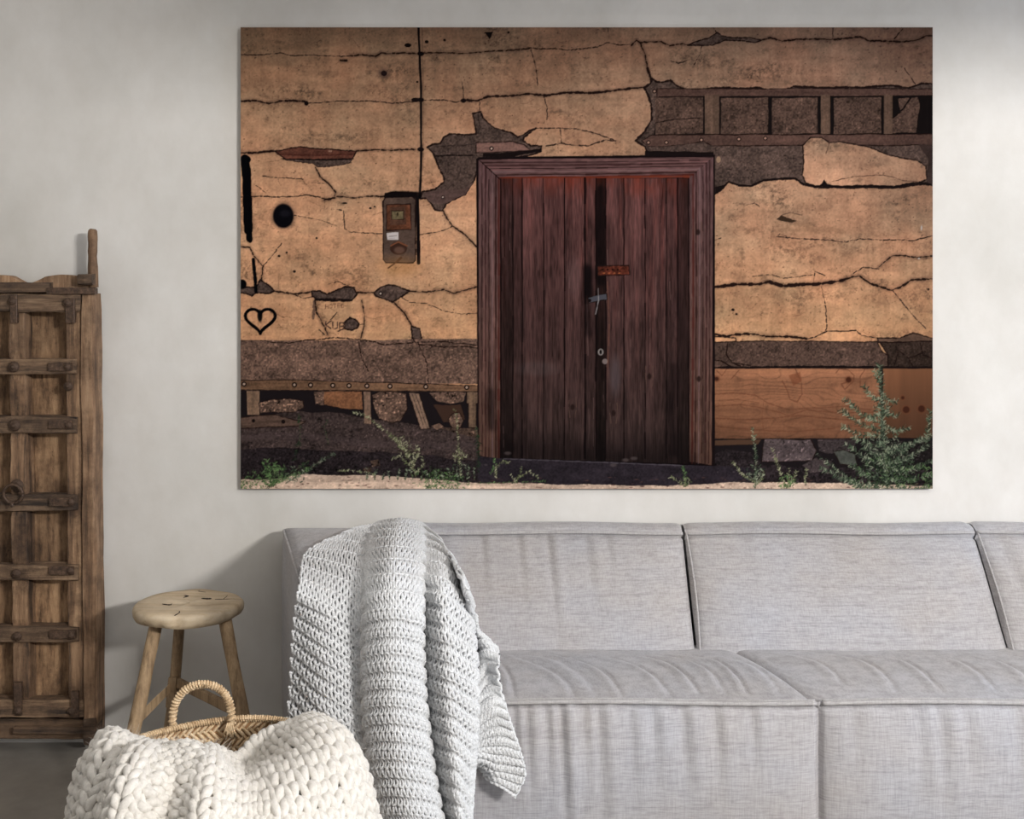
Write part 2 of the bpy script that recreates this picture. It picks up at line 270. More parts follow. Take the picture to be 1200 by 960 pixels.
    p.poly([(289,458),(304,458),(304,486),(290,486)], tex((128, 98, 76), .1, .12, 3, 40, 96, .1), .4); p.poly([(303,472),(318,468),(340,467),(355,470),(356,478),(345,483),(305,484)], stone, 1, 4, 1, .8)
    p.poly([(378,459),(424,459),(425,480),(405,479),(380,474)], tex((132, 84, 54), .1, .1, 20, 8, 97, .12), .8, 4); p.poly([(368,459),(380,459),(379,475),(370,474)], stone, 1, 4)
    p.poly([(426,459),(434,459),(435,497),(427,496)], tex((134, 102, 82), .1, .12, 3, 40, 98, .1), .4); p.poly([(436,463),(445,459),(476,461),(477,478),(470,493),(460,496),(444,490),(438,478)], stone, 1.2, 4, 1, .8)
    p.poly([(479,460),(491,461),(504,502),(493,503)], tex((136, 106, 86), .1, .15, 4, 40, 99, .1), .5, 5, 1, .7); p.line([(483,462),(497,502)], .8, dark, .4, .6); p.line([(487,462),(501,502)], .7, dark, .4, .6)
    p.poly([(503,460),(546,460),(543,470),(528,473),(512,470)], stone, 1, 4); p.poly([(508,474),(540,474),(545,492),(520,495)], (66, 44, 34), 1, 4); p.poly([(525,492),(530,485),(538,483),(543,492),(540,501),(530,502)], stone, .8, 3, 1, .8)
    p.poly([(547,459),(561,459),(561,472),(558,473),(558,501),(549,501),(549,473),(547,472)], tex((112, 86, 66), .1, .12, 3, 40, 102, .1), .4, 5, 1, .7)
    p.poly([(280,490),(300,487),(322,486),(345,492),(358,494),(350,499),(330,500),(280,502)], tex((96, 72, 60), .1, .14, 40, 3, 103, .1), .5, 4, 1, 1); p.dot(332, 494, 2.4, 2.4, dark); p.dot(297, 493, 2, 2, dark)
    p.poly([(505,500),(560,502),(560,514),(530,506)], stone*.8, .8, 4); p.poly([(434,540),(443,538),(446,545),(436,547)], stone*.75, .6, 3); p.poly([(425,549),(434,547),(437,552),(428,554)], stone*.6, .6, 3); p.poly([(505,499),(515,496),(520,500),(512,504)], stone, .6, 3)
    for x in (286, 345, 364, 390, 409, 430, 457, 499, 547): p.dot(x, 450+(x-286)*.015, 3.1, 3.1, (34, 22, 20)); p.dot(x, 450+(x-286)*.015, 1.5, 1.5, (170, 140, 120))
    # ---- right foot: pale crumbs, adobe band, plywood, stones
    p.poly([(835,394),(862,396),(863,400),(836,401)], tan, .5, 4, 1, 1); p.poly([(833,401),(862,400),(1028,400),(1033,411),(1040,416),(1041,431),(833,431)], adobe, .7, 5, 1, 1)
    p.poly([(1028,396),(1055,396),(1070,390),(1085,394),(1095,397),(1095,402),(1030,401)], tex((104, 76, 60), .1, .1, 30, 5, 105, .1), .8, 4, 1, 1.4); p.poly([(1031,401),(1095,400),(1095,431),(1041,431),(1041,416)], adobe*.72, .8, 5, 1, 1.4)
    for q in ([(1050,402),(1052,415),(1048,428)],[(1052,410),(1065,420),(1085,412)],[(1065,420),(1070,430)],[(1078,402),(1082,416),(1093,420)],[(853,401),(851,415),(858,425),(870,430)],[(833,421),(845,423),(858,430)],[(858,425),(880,428)]): crack(q, 1.3)
    p.line([(833,431),(960,430),(1093,431)], 2.6, dark, .4); p.poly([(833,432),(1095,432),(1095,515),(833,514)], dk, 0)
    ply = p.noise(160, 7, 4, 111)*.2+p.noise(7, 60, 2, 112)*.05+p.noise(1.6, 1.6, 1, 113)*.05
    fld = p.noise(150, 40, 3, 116)*3.2+p.noise(40, 22, 2, 117)*1.1+Y/13.0; fr_ = np.abs((fld*1.6) % 1-.5)*2
    ply += -.20*np.clip(1-fr_*3.2, 0, 1)*(.6+.4*p.noise(30, 10, 2, 118))+.05*np.clip(fr_-.6, 0, 1)
    g = np.clip((Y-432)/82, 0, 1); cp = np.stack([160-48*g, 103-32*g, 70-22*g], -1)/255*(1+ply)[..., None]
    cq = np.stack([134-48*g, 84-30*g, 54-18*g], -1)/255*(1+p.noise(8, 130, 4, 115)*.12)[..., None]
    p.poly([(834,432),(1032,432),(1033,514),(834,514)], cp, .3, 9); p.poly([(1035,432),(1095,432),(1095,514),(1035,514)], cq, .3, 9); p.line([(1033.5,432),(1034,475),(1033,514)], 1.6, dark, .3)
    gc = (98, 52, 32)
    for q, w in [([(835,462),(860,460),(885,463),(900,472),(925,480),(950,478),(990,476),(1020,480)],1),([(835,476),(870,474),(900,480),(925,487),(945,480),(985,484),(1030,482)],1),([(835,490),(880,492),(940,487),(990,492),(1030,488)],1.1),([(835,499),(860,502),(930,506),(990,500),(1030,500)],1),([(835,470),(865,468),(890,472)],.7),
                 ([(917,446),(922,456),(926,468),(934,471),(940,462),(939,448),(932,432)],1.3),([(980,437),(984,432),(994,433),(1001,440),(1000,447),(990,456),(986,450),(992,448)],1.2),([(1008,440),(1008,452),(1020,461),(1028,462)],1.1),([(1014,432),(1008,442)],1),([(840,434),(846,440),(852,432)],1),([(857,444),(866,434)],1.2),([(1030,470),(1010,466)],.8),
                 ([(895,468),(893,490),(896,512)],.6)]: p.line(q, w, gc, .6, .5)
    for x, y, a in [(994.5,445,3.2),(840,444,2.4),(1062,480,4),(1080,479,4),(1058,466,2)]: p.dot(x, y, a+1.6, a+1.6, (120, 64, 38), .5, 2); p.dot(x, y, a, a, (66, 32, 22), .9, 1.5)
    p.poly([(924,440),(938,436),(940,446),(930,452)], (120, 60, 34), .8, 4, .5)
    p.poly([(832,514),(1095,513),(1095,575),(832,575)], dk, .3); p.poly([(832,516),(892,515),(888,521),(832,522)], (82, 56, 40), .4, 5)
    st2 = tex((84, 70, 70), .1, .15, 20, 12, 121, .15, .3)
    p.poly([(832,535),(850,526),(880,530),(895,545),(1000,548),(1095,552),(1095,575),(832,575)], soil_d, 1.6, 5)
    p.poly([(896,514),(950,515),(957,528),(952,540),(905,541),(893,541),(894,525)], st2, .7, 4, 1, .9); p.poly([(958,515),(1005,515),(1000,528),(970,532),(960,528)], st2*.72, .8, 4); p.poly([(977,529),(988,527),(1002,532),(1005,546),(985,544)], tex((78, 80, 72), .1, .15, 9, 9, 122), .7, 4, 1, .8)
    p.poly([(940,545),(955,537),(975,540),(970,552),(950,554)], st2*.8, .8, 4); p.poly([(1010,518),(1093,516),(1093,540),(1030,538)], st2*.45, .8, 4)
    # ---- the door: frame, planks, ironwork
    p.poly([(558,186),(562,184),(838,181),(838,548),(834,548),(560,540)], (26, 17, 18), .2)
    fr = p.noise(3, 70, 4, 131)*.3+p.noise(1.3, 9, 2, 132)*.22
    hz = p.noise(70, 3, 4, 133)*.3+p.noise(9, 1.3, 2, 134)*.22
    gY = np.clip((Y-186)/350, 0, 1)
    def wood(base, bot, n, k=1.0): return np.clip((np.array(base)*(1-gY[..., None])+np.array(bot)*gY[..., None])/255*(1+n*k)[..., None], 0, 1)
    fcol = wood((96, 66, 66), (90, 62, 50), fr); hcol = np.clip(np.array((100, 68, 66))/255*(1+hz)[..., None], 0, 1)
    p.poly([(561,187),(586,210),(586,541),(561,533)], fcol, .3, 12); p.poly([(561,187),(836,184),(808,208),(586,210)], hcol, .2, 12); p.poly([(836,184),(808,208),(808,541),(834,545)], fcol, .3, 12)
    for dx, w, c in [(4, 1.0, (40, 20, 20)),(8, 1.4, (52, 26, 26)),(12, .9, (36, 18, 18)),(16, 1.3, (120, 92, 92)),(20, 1.5, (44, 22, 20)),(23.5, 1.8, (80, 30, 24))]:
        p.line([(561+dx, 187+dx*.92),(561+dx, 360),(561+dx, 534+dx*.3)], w, c, .25, .8, 0, 12); p.line([(836-dx, 184+dx*.86),(836-dx, 360),(834.5-dx, 543)], w, c, .25, .8, 0, 12)
        p.line([(561+dx, 187+dx*.9),(700, 186+dx*.9),(836-dx, 184+dx*.88)], w, c, .25, .8, 0, 12)
    p.line([(561,187),(586,210)], 1, dark, .2)
    p.line([(587,209),(700,208),(807,207)], 2.4, (120, 42, 22), .5, .8, 0, 9)
    edges = [587, 601, 612, 637, 661.5, 685.5, 698.5, 710, 731, 756, 781, 794, 807]
    gain = [.62, .8, .98, .98, 1.06, .85, .5, .92, 1.0, .98, .86, .6, .5]
    for i in range(12):
        a, b = edges[i], edges[i+1]; gi = gain[i]*(.96+.1*r.rand())
        n = p.noise(2.6, 90, 4, 141+i*7)*.3+p.noise(1.2, 12, 2, 145+i*7)*.26+p.noise(16, 40, 2, 149+i*7)*.2
        top = np.clip(1-(Y-207)/(14+26*r.rand()), 0, 1)*np.clip(.55+p.noise(8, 16, 3, 150+i), 0, 1)
        gl = np.abs(((X*1.1+p.noise(5, 60, 3, 160+i*3)*5) % 3.1)/3.1-.5)*2; n = n-.16*np.clip(1-gl*2.4, 0, 1)+.05
        c = wood((94*gi, 56*gi, 53*gi), (54*gi, 40*gi, 37*gi), n)
        c = c*(1-top[..., None]*.65)+np.array((126, 42, 24))/255*gi*(top[..., None]*.65)
        red = np.clip(p.noise(5, 110, 3, 152+i)-.1, 0, 1)*np.clip(1-gY*1.1, 0, 1); c = c*(1+red[..., None]*np.array([.28, .0, -.06]))
        b2 = 537+(a-585)*.028
        p.poly([(a,209),(b,209),(b,b2+.5),(a,b2)], c, 0)
    for i, x in enumerate(edges): p.line([(x,209),(x+.3,370),(x,537)], 1.2 if i not in (5, 6) else 1.9, (20, 12, 13), .3, .95, 0, 14)
    for _ in range(90):
        x = r.uniform(588, 806); y = r.uniform(215, 500); l = r.uniform(10, 60)
        p.line([(x,y),(x+r.uniform(-1,1),y+l)], .6, [(30,18,18),(140,104,98),(26,16,16)][r.randint(3)], .3, r.uniform(.2,.55), 0, 8)
    for x, y in [(671,477),(719,484),(761,441),(818,272),(819,444)]: p.dot(x, y, 2.4, 3.4, (34, 22, 20), .8, 1.4); p.line([(x-4,y-12),(x-4.5,y),(x-3,y+12)], .7, (110, 80, 66), .3, .6); p.line([(x+4,y-12),(x+4.5,y),(x+3,y+12)], .7, (110, 80, 66), .3, .6)
    for q in [[(575,460),(577,500)],[(690,320),(686,350),(690,390)],[(790,430),(786,480),(790,530)]]: p.shade(q, .45, 5)
    p.shade([(600,530),(700,536),(800,540)], .45, 22); p.shade([(704,222),(704,330)], .55, 3, 5); p.shade([(688,315),(690,345)], .7, 4, 4); p.dot(673, 325, 8, 22, (130, 100, 100), .22, 6); p.dot(721, 440, 6, 22, (110, 108, 118), .28, 5); p.dot(630, 432, 24, 8, (120, 112, 112), .16, 6)
    p.poly([(700,312),(737,311),(738,322),(701,323)], tex((88, 38, 26), .2, .3, 6, 5, 171, .2), .5, 4, 1, 1.2)
    for x in (706, 712, 718, 724): p.dot(x, 316, 1.2, 1.2, (30, 16, 14)); p.dot(x+2, 320, 1.4, .7, (180, 96, 50), .8)
    p.poly([(689,349),(700,346),(711,344),(712,351),(700,353),(690,355)], (72, 72, 80), .3, 4, 1, .9); p.line([(701,338),(701.5,352),(698,368)], 1.1, (150, 142, 142), .3, .8); p.dot(691, 352, 2, 2, dark)
    p.dot(704, 412.5, 3.4, 4, (140, 130, 126), .9, 1); p.dot(704, 412.5, 1.4, 2.6, (20, 14, 14)); p.dot(709, 423.5, 3.2, 3.2, (128, 112, 108), .9, 1)
    p.line([(712,330),(714,380),(712,440)], 1.1, (132, 78, 58), .4, .6, 0, 8)
    # ---- threshold shadow, bright ground
    p.poly([(560,534),(585,537),(700,541),(808,545),(836,546),(880,548),(880,575),(560,575)], tex((44, 37, 43), .1, .14, 30, 8, 181, .15), .4, 9); p.line([(590,537.5),(700,541.5),(800,545.5)], 1.1, (92, 84, 92), .3, .7)
    for x, y in [(595,531),(733,539),(743,537),(719,545)]: p.dot(x, y, 4, 2, (92, 78, 76), .6, 1.4)
    lit = tex((206, 174, 150), .06, .12, 40, 5, 185, .06, .12)
    p.poly([(280,561),(300,562),(330,560),(355,555),(372,556),(400,557),(440,557),(470,559),(500,561),(560,566),(620,566),(700,568),(760,569),(800,568),(840,566),(900,565),(960,566),(1010,567),(1093,569),(1095,576),(280,576)], lit, 1.1, 5)
    p.poly([(280,567),(340,566),(440,564),(560,569),(620,570),(620,576),(280,576)], lit*1.1, .8, 6)
    for _ in range(150):
        x = r.uniform(283, 1092); y = r.uniform(559, 573); p.dot(x, y, r.uniform(.6, 2.6), r.uniform(.3, .8), (96, 62, 54), r.uniform(.3, .9))
    for _ in range(160):
        x = r.uniform(283, 1092); y = r.uniform(524, 556)
        if 575 < x < 840: continue
        g2 = r.uniform(50, 100); p.dot(x, y, r.uniform(.6, 2.2), r.uniform(.5, 1.3), (g2, g2*.86, g2*.88), r.uniform(.2, .6))
    # ---- weeds
    def leaves(x, y, n, spread, cols, ln=4):
        for _ in range(n):
            a = r.uniform(0, 6.28); q = r.rand()**.5*spread; xx, yy = x+math.cos(a)*q, y+math.sin(a)*q*.8; b = r.uniform(0, 6.28); l = r.uniform(.4, 1)*ln*.7
            p.line([(xx, yy), (xx+math.cos(b)*l, yy+math.sin(b)*l)], r.uniform(.5, 1.0), cols[r.randint(len(cols))], 0, r.uniform(.7, 1), 0, 9)
    def sprig(pts, sz, cols, dens=1.0, stem=(84, 80, 58), w=1.1):
        p.line(pts, w, stem, .5, .9, taper=True)
        P = np.array(pts, float)
        for a, b in zip(P[:-1], P[1:]):
            L = np.hypot(*(b-a)); d = (b-a)/L; nn = np.array([-d[1], d[0]])
            for k in range(max(1, int(L*dens*1.15))):
                q = a+(b-a)*r.rand(); sgn = r.choice([-1, 1]); l = sz*r.uniform(.3, 1)*.72
                e = q+(nn*sgn*r.uniform(.6, 1)+d*r.uniform(.1, .9))*l
                p.line([q, e], r.uniform(.5, 1.05), cols[r.randint(len(cols))], 0, r.uniform(.75, 1), 0, 9)
    G1 = [(96, 112, 86), (128, 140, 112), (66, 84, 60), (158, 162, 134), (44, 58, 42), (36, 46, 36)]; G2 = [(86, 122, 66), (112, 146, 84), (64, 92, 50), (46, 70, 40)]; G3 = [(156, 156, 118), (176, 172, 136), (120, 124, 84), (92, 104, 60)]; GD = [(34, 50, 32), (44, 62, 38), (28, 40, 30)]
    sprig([(350,485),(352,510),(345,540)], 5, GD, .7); sprig([(362,540),(350,548),(330,560)], 5, GD, .8); sprig([(385,520),(380,500),(384,490)], 4, GD, .5); sprig([(558,500),(562,530),(560,552)], 6, GD, .9)
    for q in ([(335,566),(360,552),(375,540),(392,531)],[(320,565),(345,556),(362,549)],[(318,570),(316,545),(312,538)],[(320,570),(330,555),(334,546)],[(316,570),(300,556),(296,552)],[(318,571),(324,550),(322,540)],[(320,570),(310,548),(309,541)]): sprig(q, 5, G2 if q[0][0] < 330 else G1, 1.3)
    leaves(320, 556, 130, 15, G2, 5); leaves(300, 567, 90, 18, G2, 4); leaves(285, 568, 30, 8, G2, 4); leaves(345, 556, 40, 14, G1, 4)
    sprig([(487,558),(482,540),(468,522),(455,508),(440,495),(430,487),(418,484),(412,485)], 4.5, G3, .95, w=1.4)
    for a in ([(484,545),(492,530),(488,522)],[(480,535),(470,520),(460,510)],[(484,550),(470,535),(458,537)],[(486,555),(497,545),(495,535)]): sprig(a, 4, G3, 1)
    leaves(480, 530, 50, 13, G3, 4); leaves(472, 518, 24, 8, G3, 4)
    sprig([(396,552),(412,551),(425,553),(440,556)], 3, G3, 1); sprig([(540,560),(538,535),(536,505),(534,482),(531,477)], 3.5, G3, .7); leaves(539, 535, 40, 8, G3, 4); leaves(540, 552, 40, 12, G1, 4)
    leaves(518, 566, 260, 21, G2, 4); leaves(500, 562, 70, 20, G2, 4); leaves(530, 568, 90, 22, G2, 3); 
    for x in range(430, 560, 9): sprig([(x,562),(x+r.uniform(-4,4),550+r.uniform(-3,3))], 3, G1, 1)
    sprig([(582,560),(580,548),(590,540),(597,542)], 4, G3, 1); sprig([(575,556),(581,545),(578,538)], 4, G2, 1.2); sprig([(604,566),(610,555),(612,544)], 3.4, G3, 1); sprig([(608,560),(620,552),(632,560)], 3, G3, .8); sprig([(606,566),(598,556)], 3, G3, 1); sprig([(560,566),(600,565),(640,564)], 2.5, G2, .5)
    sprig([(804,570),(803,560),(801,545)], 5, G2, 1.4); sprig([(803,570),(794,564),(786,559)], 4, G3, 1.2); leaves(803, 564, 26, 7, G3, 4)
    for b0, b1, s_ in [((885,572),(882,500),5),((885,565),(858,540),4),((884,568),(896,552),4),((922,572),(905,525),4),((922,572),(925,548),4),((922,572),(934,552),4),((945,568),(946,550),3.5),((1010,570),(955,530),5.5)]:
        m = ((b0[0]+b1[0])/2+r.uniform(-3,3), (b0[1]+b1[1])/2+3); sprig([b0, m, b1], s_, G3 if s_ < 5 else G1, 1.2)
    leaves(885, 555, 80, 12, G1, 5); leaves(922, 565, 70, 11, G2, 4)
    # the big bush
    for q in ([(1040,575),(1038,530),(1033,480),(1031,428)],):
        p.line(q, 2, (58, 48, 38), .6)
        sprig(q, 8, G1, 2.2)
    for b, e in [((1034,470),(1012,452)),((1034,462),(1052,470)),((1033,445),(1024,434)),((1034,480),(1015,490)),((1036,498),(988,466)),((1036,505),(985,480)),((1037,510),(987,500)),((1036,500),(1068,500)),((1038,520),(1000,512)),((1038,525),(1095,508)),((1038,530),(1078,514)),((1040,545),(990,520)),((1042,550),(1095,540)),((1042,545),(1088,520)),((1042,560),(995,545)),((1042,560),(1092,556)),((1040,540),(1060,530)),((1085,520),(1090,480)),((1040,535),(1012,524)),((1034,478),(1054,487)),((1050,570),(1092,570)),((1030,570),(960,548)),((1030,572),(985,560))]:
        m = ((b[0]+e[0])/2, (b[1]+e[1])/2+5); sprig([b, m, e], 7, G1, 1.9)
    leaves(1040, 548, 330, 34, G1, 5); leaves(1035, 515, 120, 20, G1, 5); leaves(1072, 560, 200, 24, G2, 5); leaves(1030, 566, 160, 40, G2, 5); leaves(1034, 480, 80, 11, G1, 5); leaves(1045, 550, 160, 26, GD, 5); leaves(1020, 560, 60, 20, GD, 5)
    leaves(1040, 540, 120, 30, G1, 5)
    # the picture's own dim corners
    e = np.clip((X-980)/113, 0, 1)*.12+np.clip((90-Y)/60, 0, 1)*.10
    p.im *= (1-e)[..., None]
    g = p.im.mean(-1, keepdims=True); p.im = g+(p.im-g)*.82
    return np.clip(p.im, 0, 1)
# ================================================================ helpers
def at(px, py, d):                     # a point d metres in front of the lens, from its place in the photograph
    return ((px-600)*d/FPX, d-CAM_D, CAM_H-(py-HOR)*d/FPX)
def srgb(c): return tuple((x/255/12.92 if x/255 <= 0.04045 else ((x/255+0.055)/1.055)**2.4) for x in c)+(1.0,)
def props(o, label=None, cat=None, group=None, kind=None):
    if label: o['label'] = label
    if cat: o['category'] = cat
    if group: o['group'] = group
    if kind: o['kind'] = kind
    return o
def empty(name, loc, label, cat):
    o = bpy.data.objects.new(name, None); COL.objects.link(o); o.location = loc; o.empty_display_size = 0.1
    return props(o, label, cat)
def link(name, me, m, parent=None, smooth=True):
    if m: me.materials.append(m)
    if smooth: me.polygons.foreach_set('use_smooth', np.ones(len(me.polygons), bool))
    o = bpy.data.objects.new(name, me); COL.objects.link(o)
    if parent:
        o.parent = parent; w = Vector((0, 0, 0)); q = parent
        while q: w += q.location; q = q.parent
        o.location = -w
    return o
def mk(name, V, F, m, parent=None, smooth=True):
    me = bpy.data.meshes.new(name); me.from_pydata([tuple(v) for v in V], [], [tuple(f) for f in F]); me.update()
    return link(name, me, m, parent, smooth)
def mkq(name, V, Q, m, parent=None, smooth=True):          # fast: quads only, numpy
    V = np.ascontiguousarray(V, dtype=np.float32).reshape(-1, 3); Q = np.ascontiguousarray(Q, dtype=np.int32).reshape(-1, 4)
    me = bpy.data.meshes.new(name); me.vertices.add(len(V)); me.vertices.foreach_set('co', V.ravel())
    me.loops.add(len(Q)*4); me.loops.foreach_set('vertex_index', Q.ravel())
    me.polygons.add(len(Q)); me.polygons.foreach_set('loop_start', np.arange(0, len(Q)*4, 4, dtype=np.int32))
    me.update(calc_edges=True); me.validate()
    return link(name, me, m, parent, smooth)
def gq(nv, nu, off=0, wrap=False):                         # quads of a grid of nv rows and nu columns
    a = np.arange(nv*nu).reshape(nv, nu)+off
    if wrap: b = np.concatenate([a, a[:, :1]], 1)
    else: b = a
    return np.stack([b[:-1, :-1], b[:-1, 1:], b[1:, 1:], b[1:, :-1]], -1).reshape(-1, 4)
RNG = np.random.RandomState(5)
def smooth_noise(n, step, amp, r=RNG):
    k = max(2, int(n/step)+2); g = r.uniform(-amp, amp, k); return np.interp(np.linspace(0, k-1, n), np.arange(k), g)
def plank(name, p0, p1, wv, tv, m, parent, jit=0.0015, ch=0.18, step=0.03, w_end=1.0, kind=None):
    """a weathered stick of wood from p0 to p1: half-width vector wv, half-thickness vector tv, worn edges"""
    p0, p1, wv, tv = (np.array(a, float) for a in (p0, p1, wv, tv))
    L = np.linalg.norm(p1-p0); n = max(3, min(26, int(L/step)+2)); ax = (p1-p0)/L
    S = np.array([(-1, -1+ch), (-1+ch, -1), (1-ch, -1), (1, -1+ch), (1, 1-ch), (1-ch, 1), (-1+ch, 1), (-1, 1-ch)])
    wl, tl = np.linalg.norm(wv), np.linalg.norm(tv)
    V = []
    J = np.array([smooth_noise(n, 2, jit) for _ in range(16)])
    for i in range(n):
        t = i/(n-1); c = p0+(p1-p0)*t; s = 1+(w_end-1)*t
        e = 0.86 if i in (0, n-1) else 1.0
        for k, (a, b) in enumerate(S):
            V.append(c+wv*a*s*(1-(1-e)*min(1, 0.02/wl)*.4)+tv*b*e+wv/wl*J[k, i]+tv/tl*J[8+k, i]*.6)
    F = [(i*8+k, i*8+(k+1) % 8, (i+1)*8+(k+1) % 8, (i+1)*8+k) for i in range(n-1) for k in range(8)]
    F += [tuple(range(7, -1, -1)), tuple((n-1)*8+k for k in range(8))]
    o = mk(name, V, F, m, parent, False)
    me = o.data; bm = bmesh.new(); bm.from_mesh(me); bmesh.ops.recalc_face_normals(bm, faces=bm.faces); bm.to_mesh(me); bm.free()
    if kind: o['kind'] = kind
    return o
def tube_arrays(P, r, sides=10, cap=True):
    P = np.array(P, float); n = len(P); T = np.gradient(P, axis=0); T /= np.linalg.norm(T, axis=1)[:, None]+1e-9
    up = np.array([0, 0, 1.]) if abs(T[0, 2]) < .9 else np.array([0, 1., 0])
    N = up-T*(T@up)[:, None]; N /= np.linalg.norm(N, axis=1)[:, None]; B = np.cross(T, N)
    rr = np.broadcast_to(np.array(r, float), (n,)) if not np.isscalar(r) else np.full(n, r)
    a = np.linspace(0, 2*math.pi, sides, endpoint=False)
    V = P[:, None]+rr[:, None, None]*(np.cos(a)[None, :, None]*N[:, None]+np.sin(a)[None, :, None]*B[:, None])
    return V.reshape(-1, 3), gq(n, sides, 0, True)
def tube(name, P, r, m, parent=None, sides=10):
    V, Q = tube_arrays(P, r, sides); n = len(V)//sides
    F = [tuple(q) for q in Q]+[tuple(range(sides-1, -1, -1)), tuple((n-1)*sides+k for k in range(sides))]
    return mk(name, V, F, m, parent)
def catmull(P, n):                      # spline through rows of control points, first axis
    P = np.array(P, float); k = len(P); E = np.concatenate([2*P[:1]-P[1:2], P, 2*P[-1:]-P[-2:-1]])
    t = np.linspace(0, k-1, n); i = np.minimum(t.astype(int), k-2); f = t-i
    f = f.reshape((-1,)+(1,)*(P.ndim-1)); a, b, c, d = E[i], E[i+1], E[i+2], E[i+3]
    return .5*((2*b)+(-a+c)*f+(2*a-5*b+4*c-d)*f*f+(-a+3*b-3*c+d)*f**3)
def normals(P):
    du = np.gradient(P, axis=1); dv = np.gradient(P, axis=0); N = np.cross(du, dv); return N/(np.linalg.norm(N, axis=-1, keepdims=True)+1e-9)

# ---- materials
def nodes(name):
    m = bpy.data.materials.new(name); m.use_nodes = True; nt = m.node_tree; b = nt.nodes['Principled BSDF']
    return m, nt, b
def N_(nt, t, **kw):
    n = nt.nodes.new(t)
    for k, v in kw.items():
        if k.startswith('i_'): n.inputs[k[2:].replace('_', ' ')].default_value = v
        else: setattr(n, k, v)
    return n
def noise(nt, sc, det=4, rough=.6, stretch=(1, 1, 1), src='Object'):
    tc = N_(nt, 'ShaderNodeTexCoord'); mp = N_(nt, 'ShaderNodeMapping'); mp.inputs['Scale'].default_value = stretch
    nt.links.new(tc.outputs[src], mp.inputs[0]); n = N_(nt, 'ShaderNodeTexNoise'); n.inputs['Scale'].default_value = sc; n.inputs['Detail'].default_value = det; n.inputs['Roughness'].default_value = rough
    nt.links.new(mp.outputs[0], n.inputs['Vector']); return n.outputs['Fac']
def ramp(nt, fac, stops):
    r = N_(nt, 'ShaderNodeValToRGB'); e = r.color_ramp.elements
    while len(e) < len(stops): e.new(.5)
    for q, (p, c) in zip(e, stops): q.position = p; q.color = srgb(c) if len(c) == 3 else c
    nt.links.new(fac, r.inputs[0]); return r.outputs[0]
def mix(nt, a, b, fac, mode='MIX'):
    n = N_(nt, 'ShaderNodeMix', data_type='RGBA', blend_type=mode)
    for s, v in ((n.inputs[0], fac), (n.inputs[6], a), (n.inputs[7], b)):
        if hasattr(v, 'links'): nt.links.new(v, s)
        else: s.default_value = v
    return n.outputs[2]
def bump(nt, b, h, st, dist=.002, prev=None):
    n = N_(nt, 'ShaderNodeBump'); n.inputs['Strength'].default_value = st; n.inputs['Distance'].default_value = dist
    nt.links.new(h, n.inputs['Height'])
    if prev: nt.links.new(prev, n.inputs['Normal'])
    nt.links.new(n.outputs[0], b.inputs['Normal']); return n.outputs[0]

def m_plaster():
    m, nt, b = nodes('plaster_wall')
    c = ramp(nt, noise(nt, 1.3, 5, .6, (1, 1, .7)), [(.32, (197, 194, 188)), (.68, (222, 219, 215))])
    c2 = ramp(nt, noise(nt, 7, 5, .7, (1, 1, .8)), [(.35, (240, 237, 234)), (.75, (255, 255, 255))])
    c = mix(nt, c, c2, .55, 'MULTIPLY'); nt.links.new(c, b.inputs['Base Color']); b.inputs['Roughness'].default_value = .85
    p = bump(nt, b, noise(nt, 4, 4, .55, (1, 1, .8)), .12, .01); bump(nt, b, noise(nt, 120, 3, .6), .18, .001, p); return m
def m_floor():
    m, nt, b = nodes('dark_concrete')
    nt.links.new(ramp(nt, noise(nt, 3, 6, .65), [(.3, (112, 107, 101)), (.7, (150, 144, 136))]), b.inputs['Base Color'])
    b.inputs['Roughness'].default_value = .45; bump(nt, b, noise(nt, 40, 4, .6), .15, .002); return m
def m_wood(name, dark, mid, light, axis='Z', sc=1.0, st=.6, rough=.75, grime=.6):
    m, nt, b = nodes(name); s = {'Z': (1, 1, .07), 'X': (.07, 1, 1), 'N': (.9, .9, .16)}[axis]
    oi = N_(nt, 'ShaderNodeObjectInfo')
    g = noise(nt, 55*sc, 6, .7, s); c = ramp(nt, g, [(.32, dark), (.5, mid), (.72, light)])
    f = noise(nt, 9*sc, 6, .75); d = ramp(nt, f, [(.36, (96, 80, 68)), (.56, (255, 255, 255))])
    c = mix(nt, c, d, grime, 'MULTIPLY')
    k = ramp(nt, noise(nt, 24*sc, 5, .8, (s[0]*1.6, s[1]*1.6, s[2]*2.4)), [(.30, (30, 20, 14)), (.37, (255, 255, 255))]); c = mix(nt, c, k, .85, 'MULTIPLY')
    rr = ramp(nt, oi.outputs['Random'], [(0, (205, 200, 195)), (1, (255, 250, 242))]); c = mix(nt, c, rr, 1.0, 'MULTIPLY')
    nt.links.new(c, b.inputs['Base Color']); b.inputs['Roughness'].default_value = rough
    p = bump(nt, b, g, st, .004); bump(nt, b, f, st*.6, .006, p); return m
def m_iron(name='rusty_iron'):
    m, nt, b = nodes(name); g = noise(nt, 90, 5, .7)
    nt.links.new(ramp(nt, g, [(.3, (48, 38, 32)), (.55, (86, 66, 52)), (.75, (122, 98, 80))]), b.inputs['Base Color'])
    b.inputs['Roughness'].default_value = .6; b.inputs['Metallic'].default_value = .35; bump(nt, b, g, .6, .002); return m
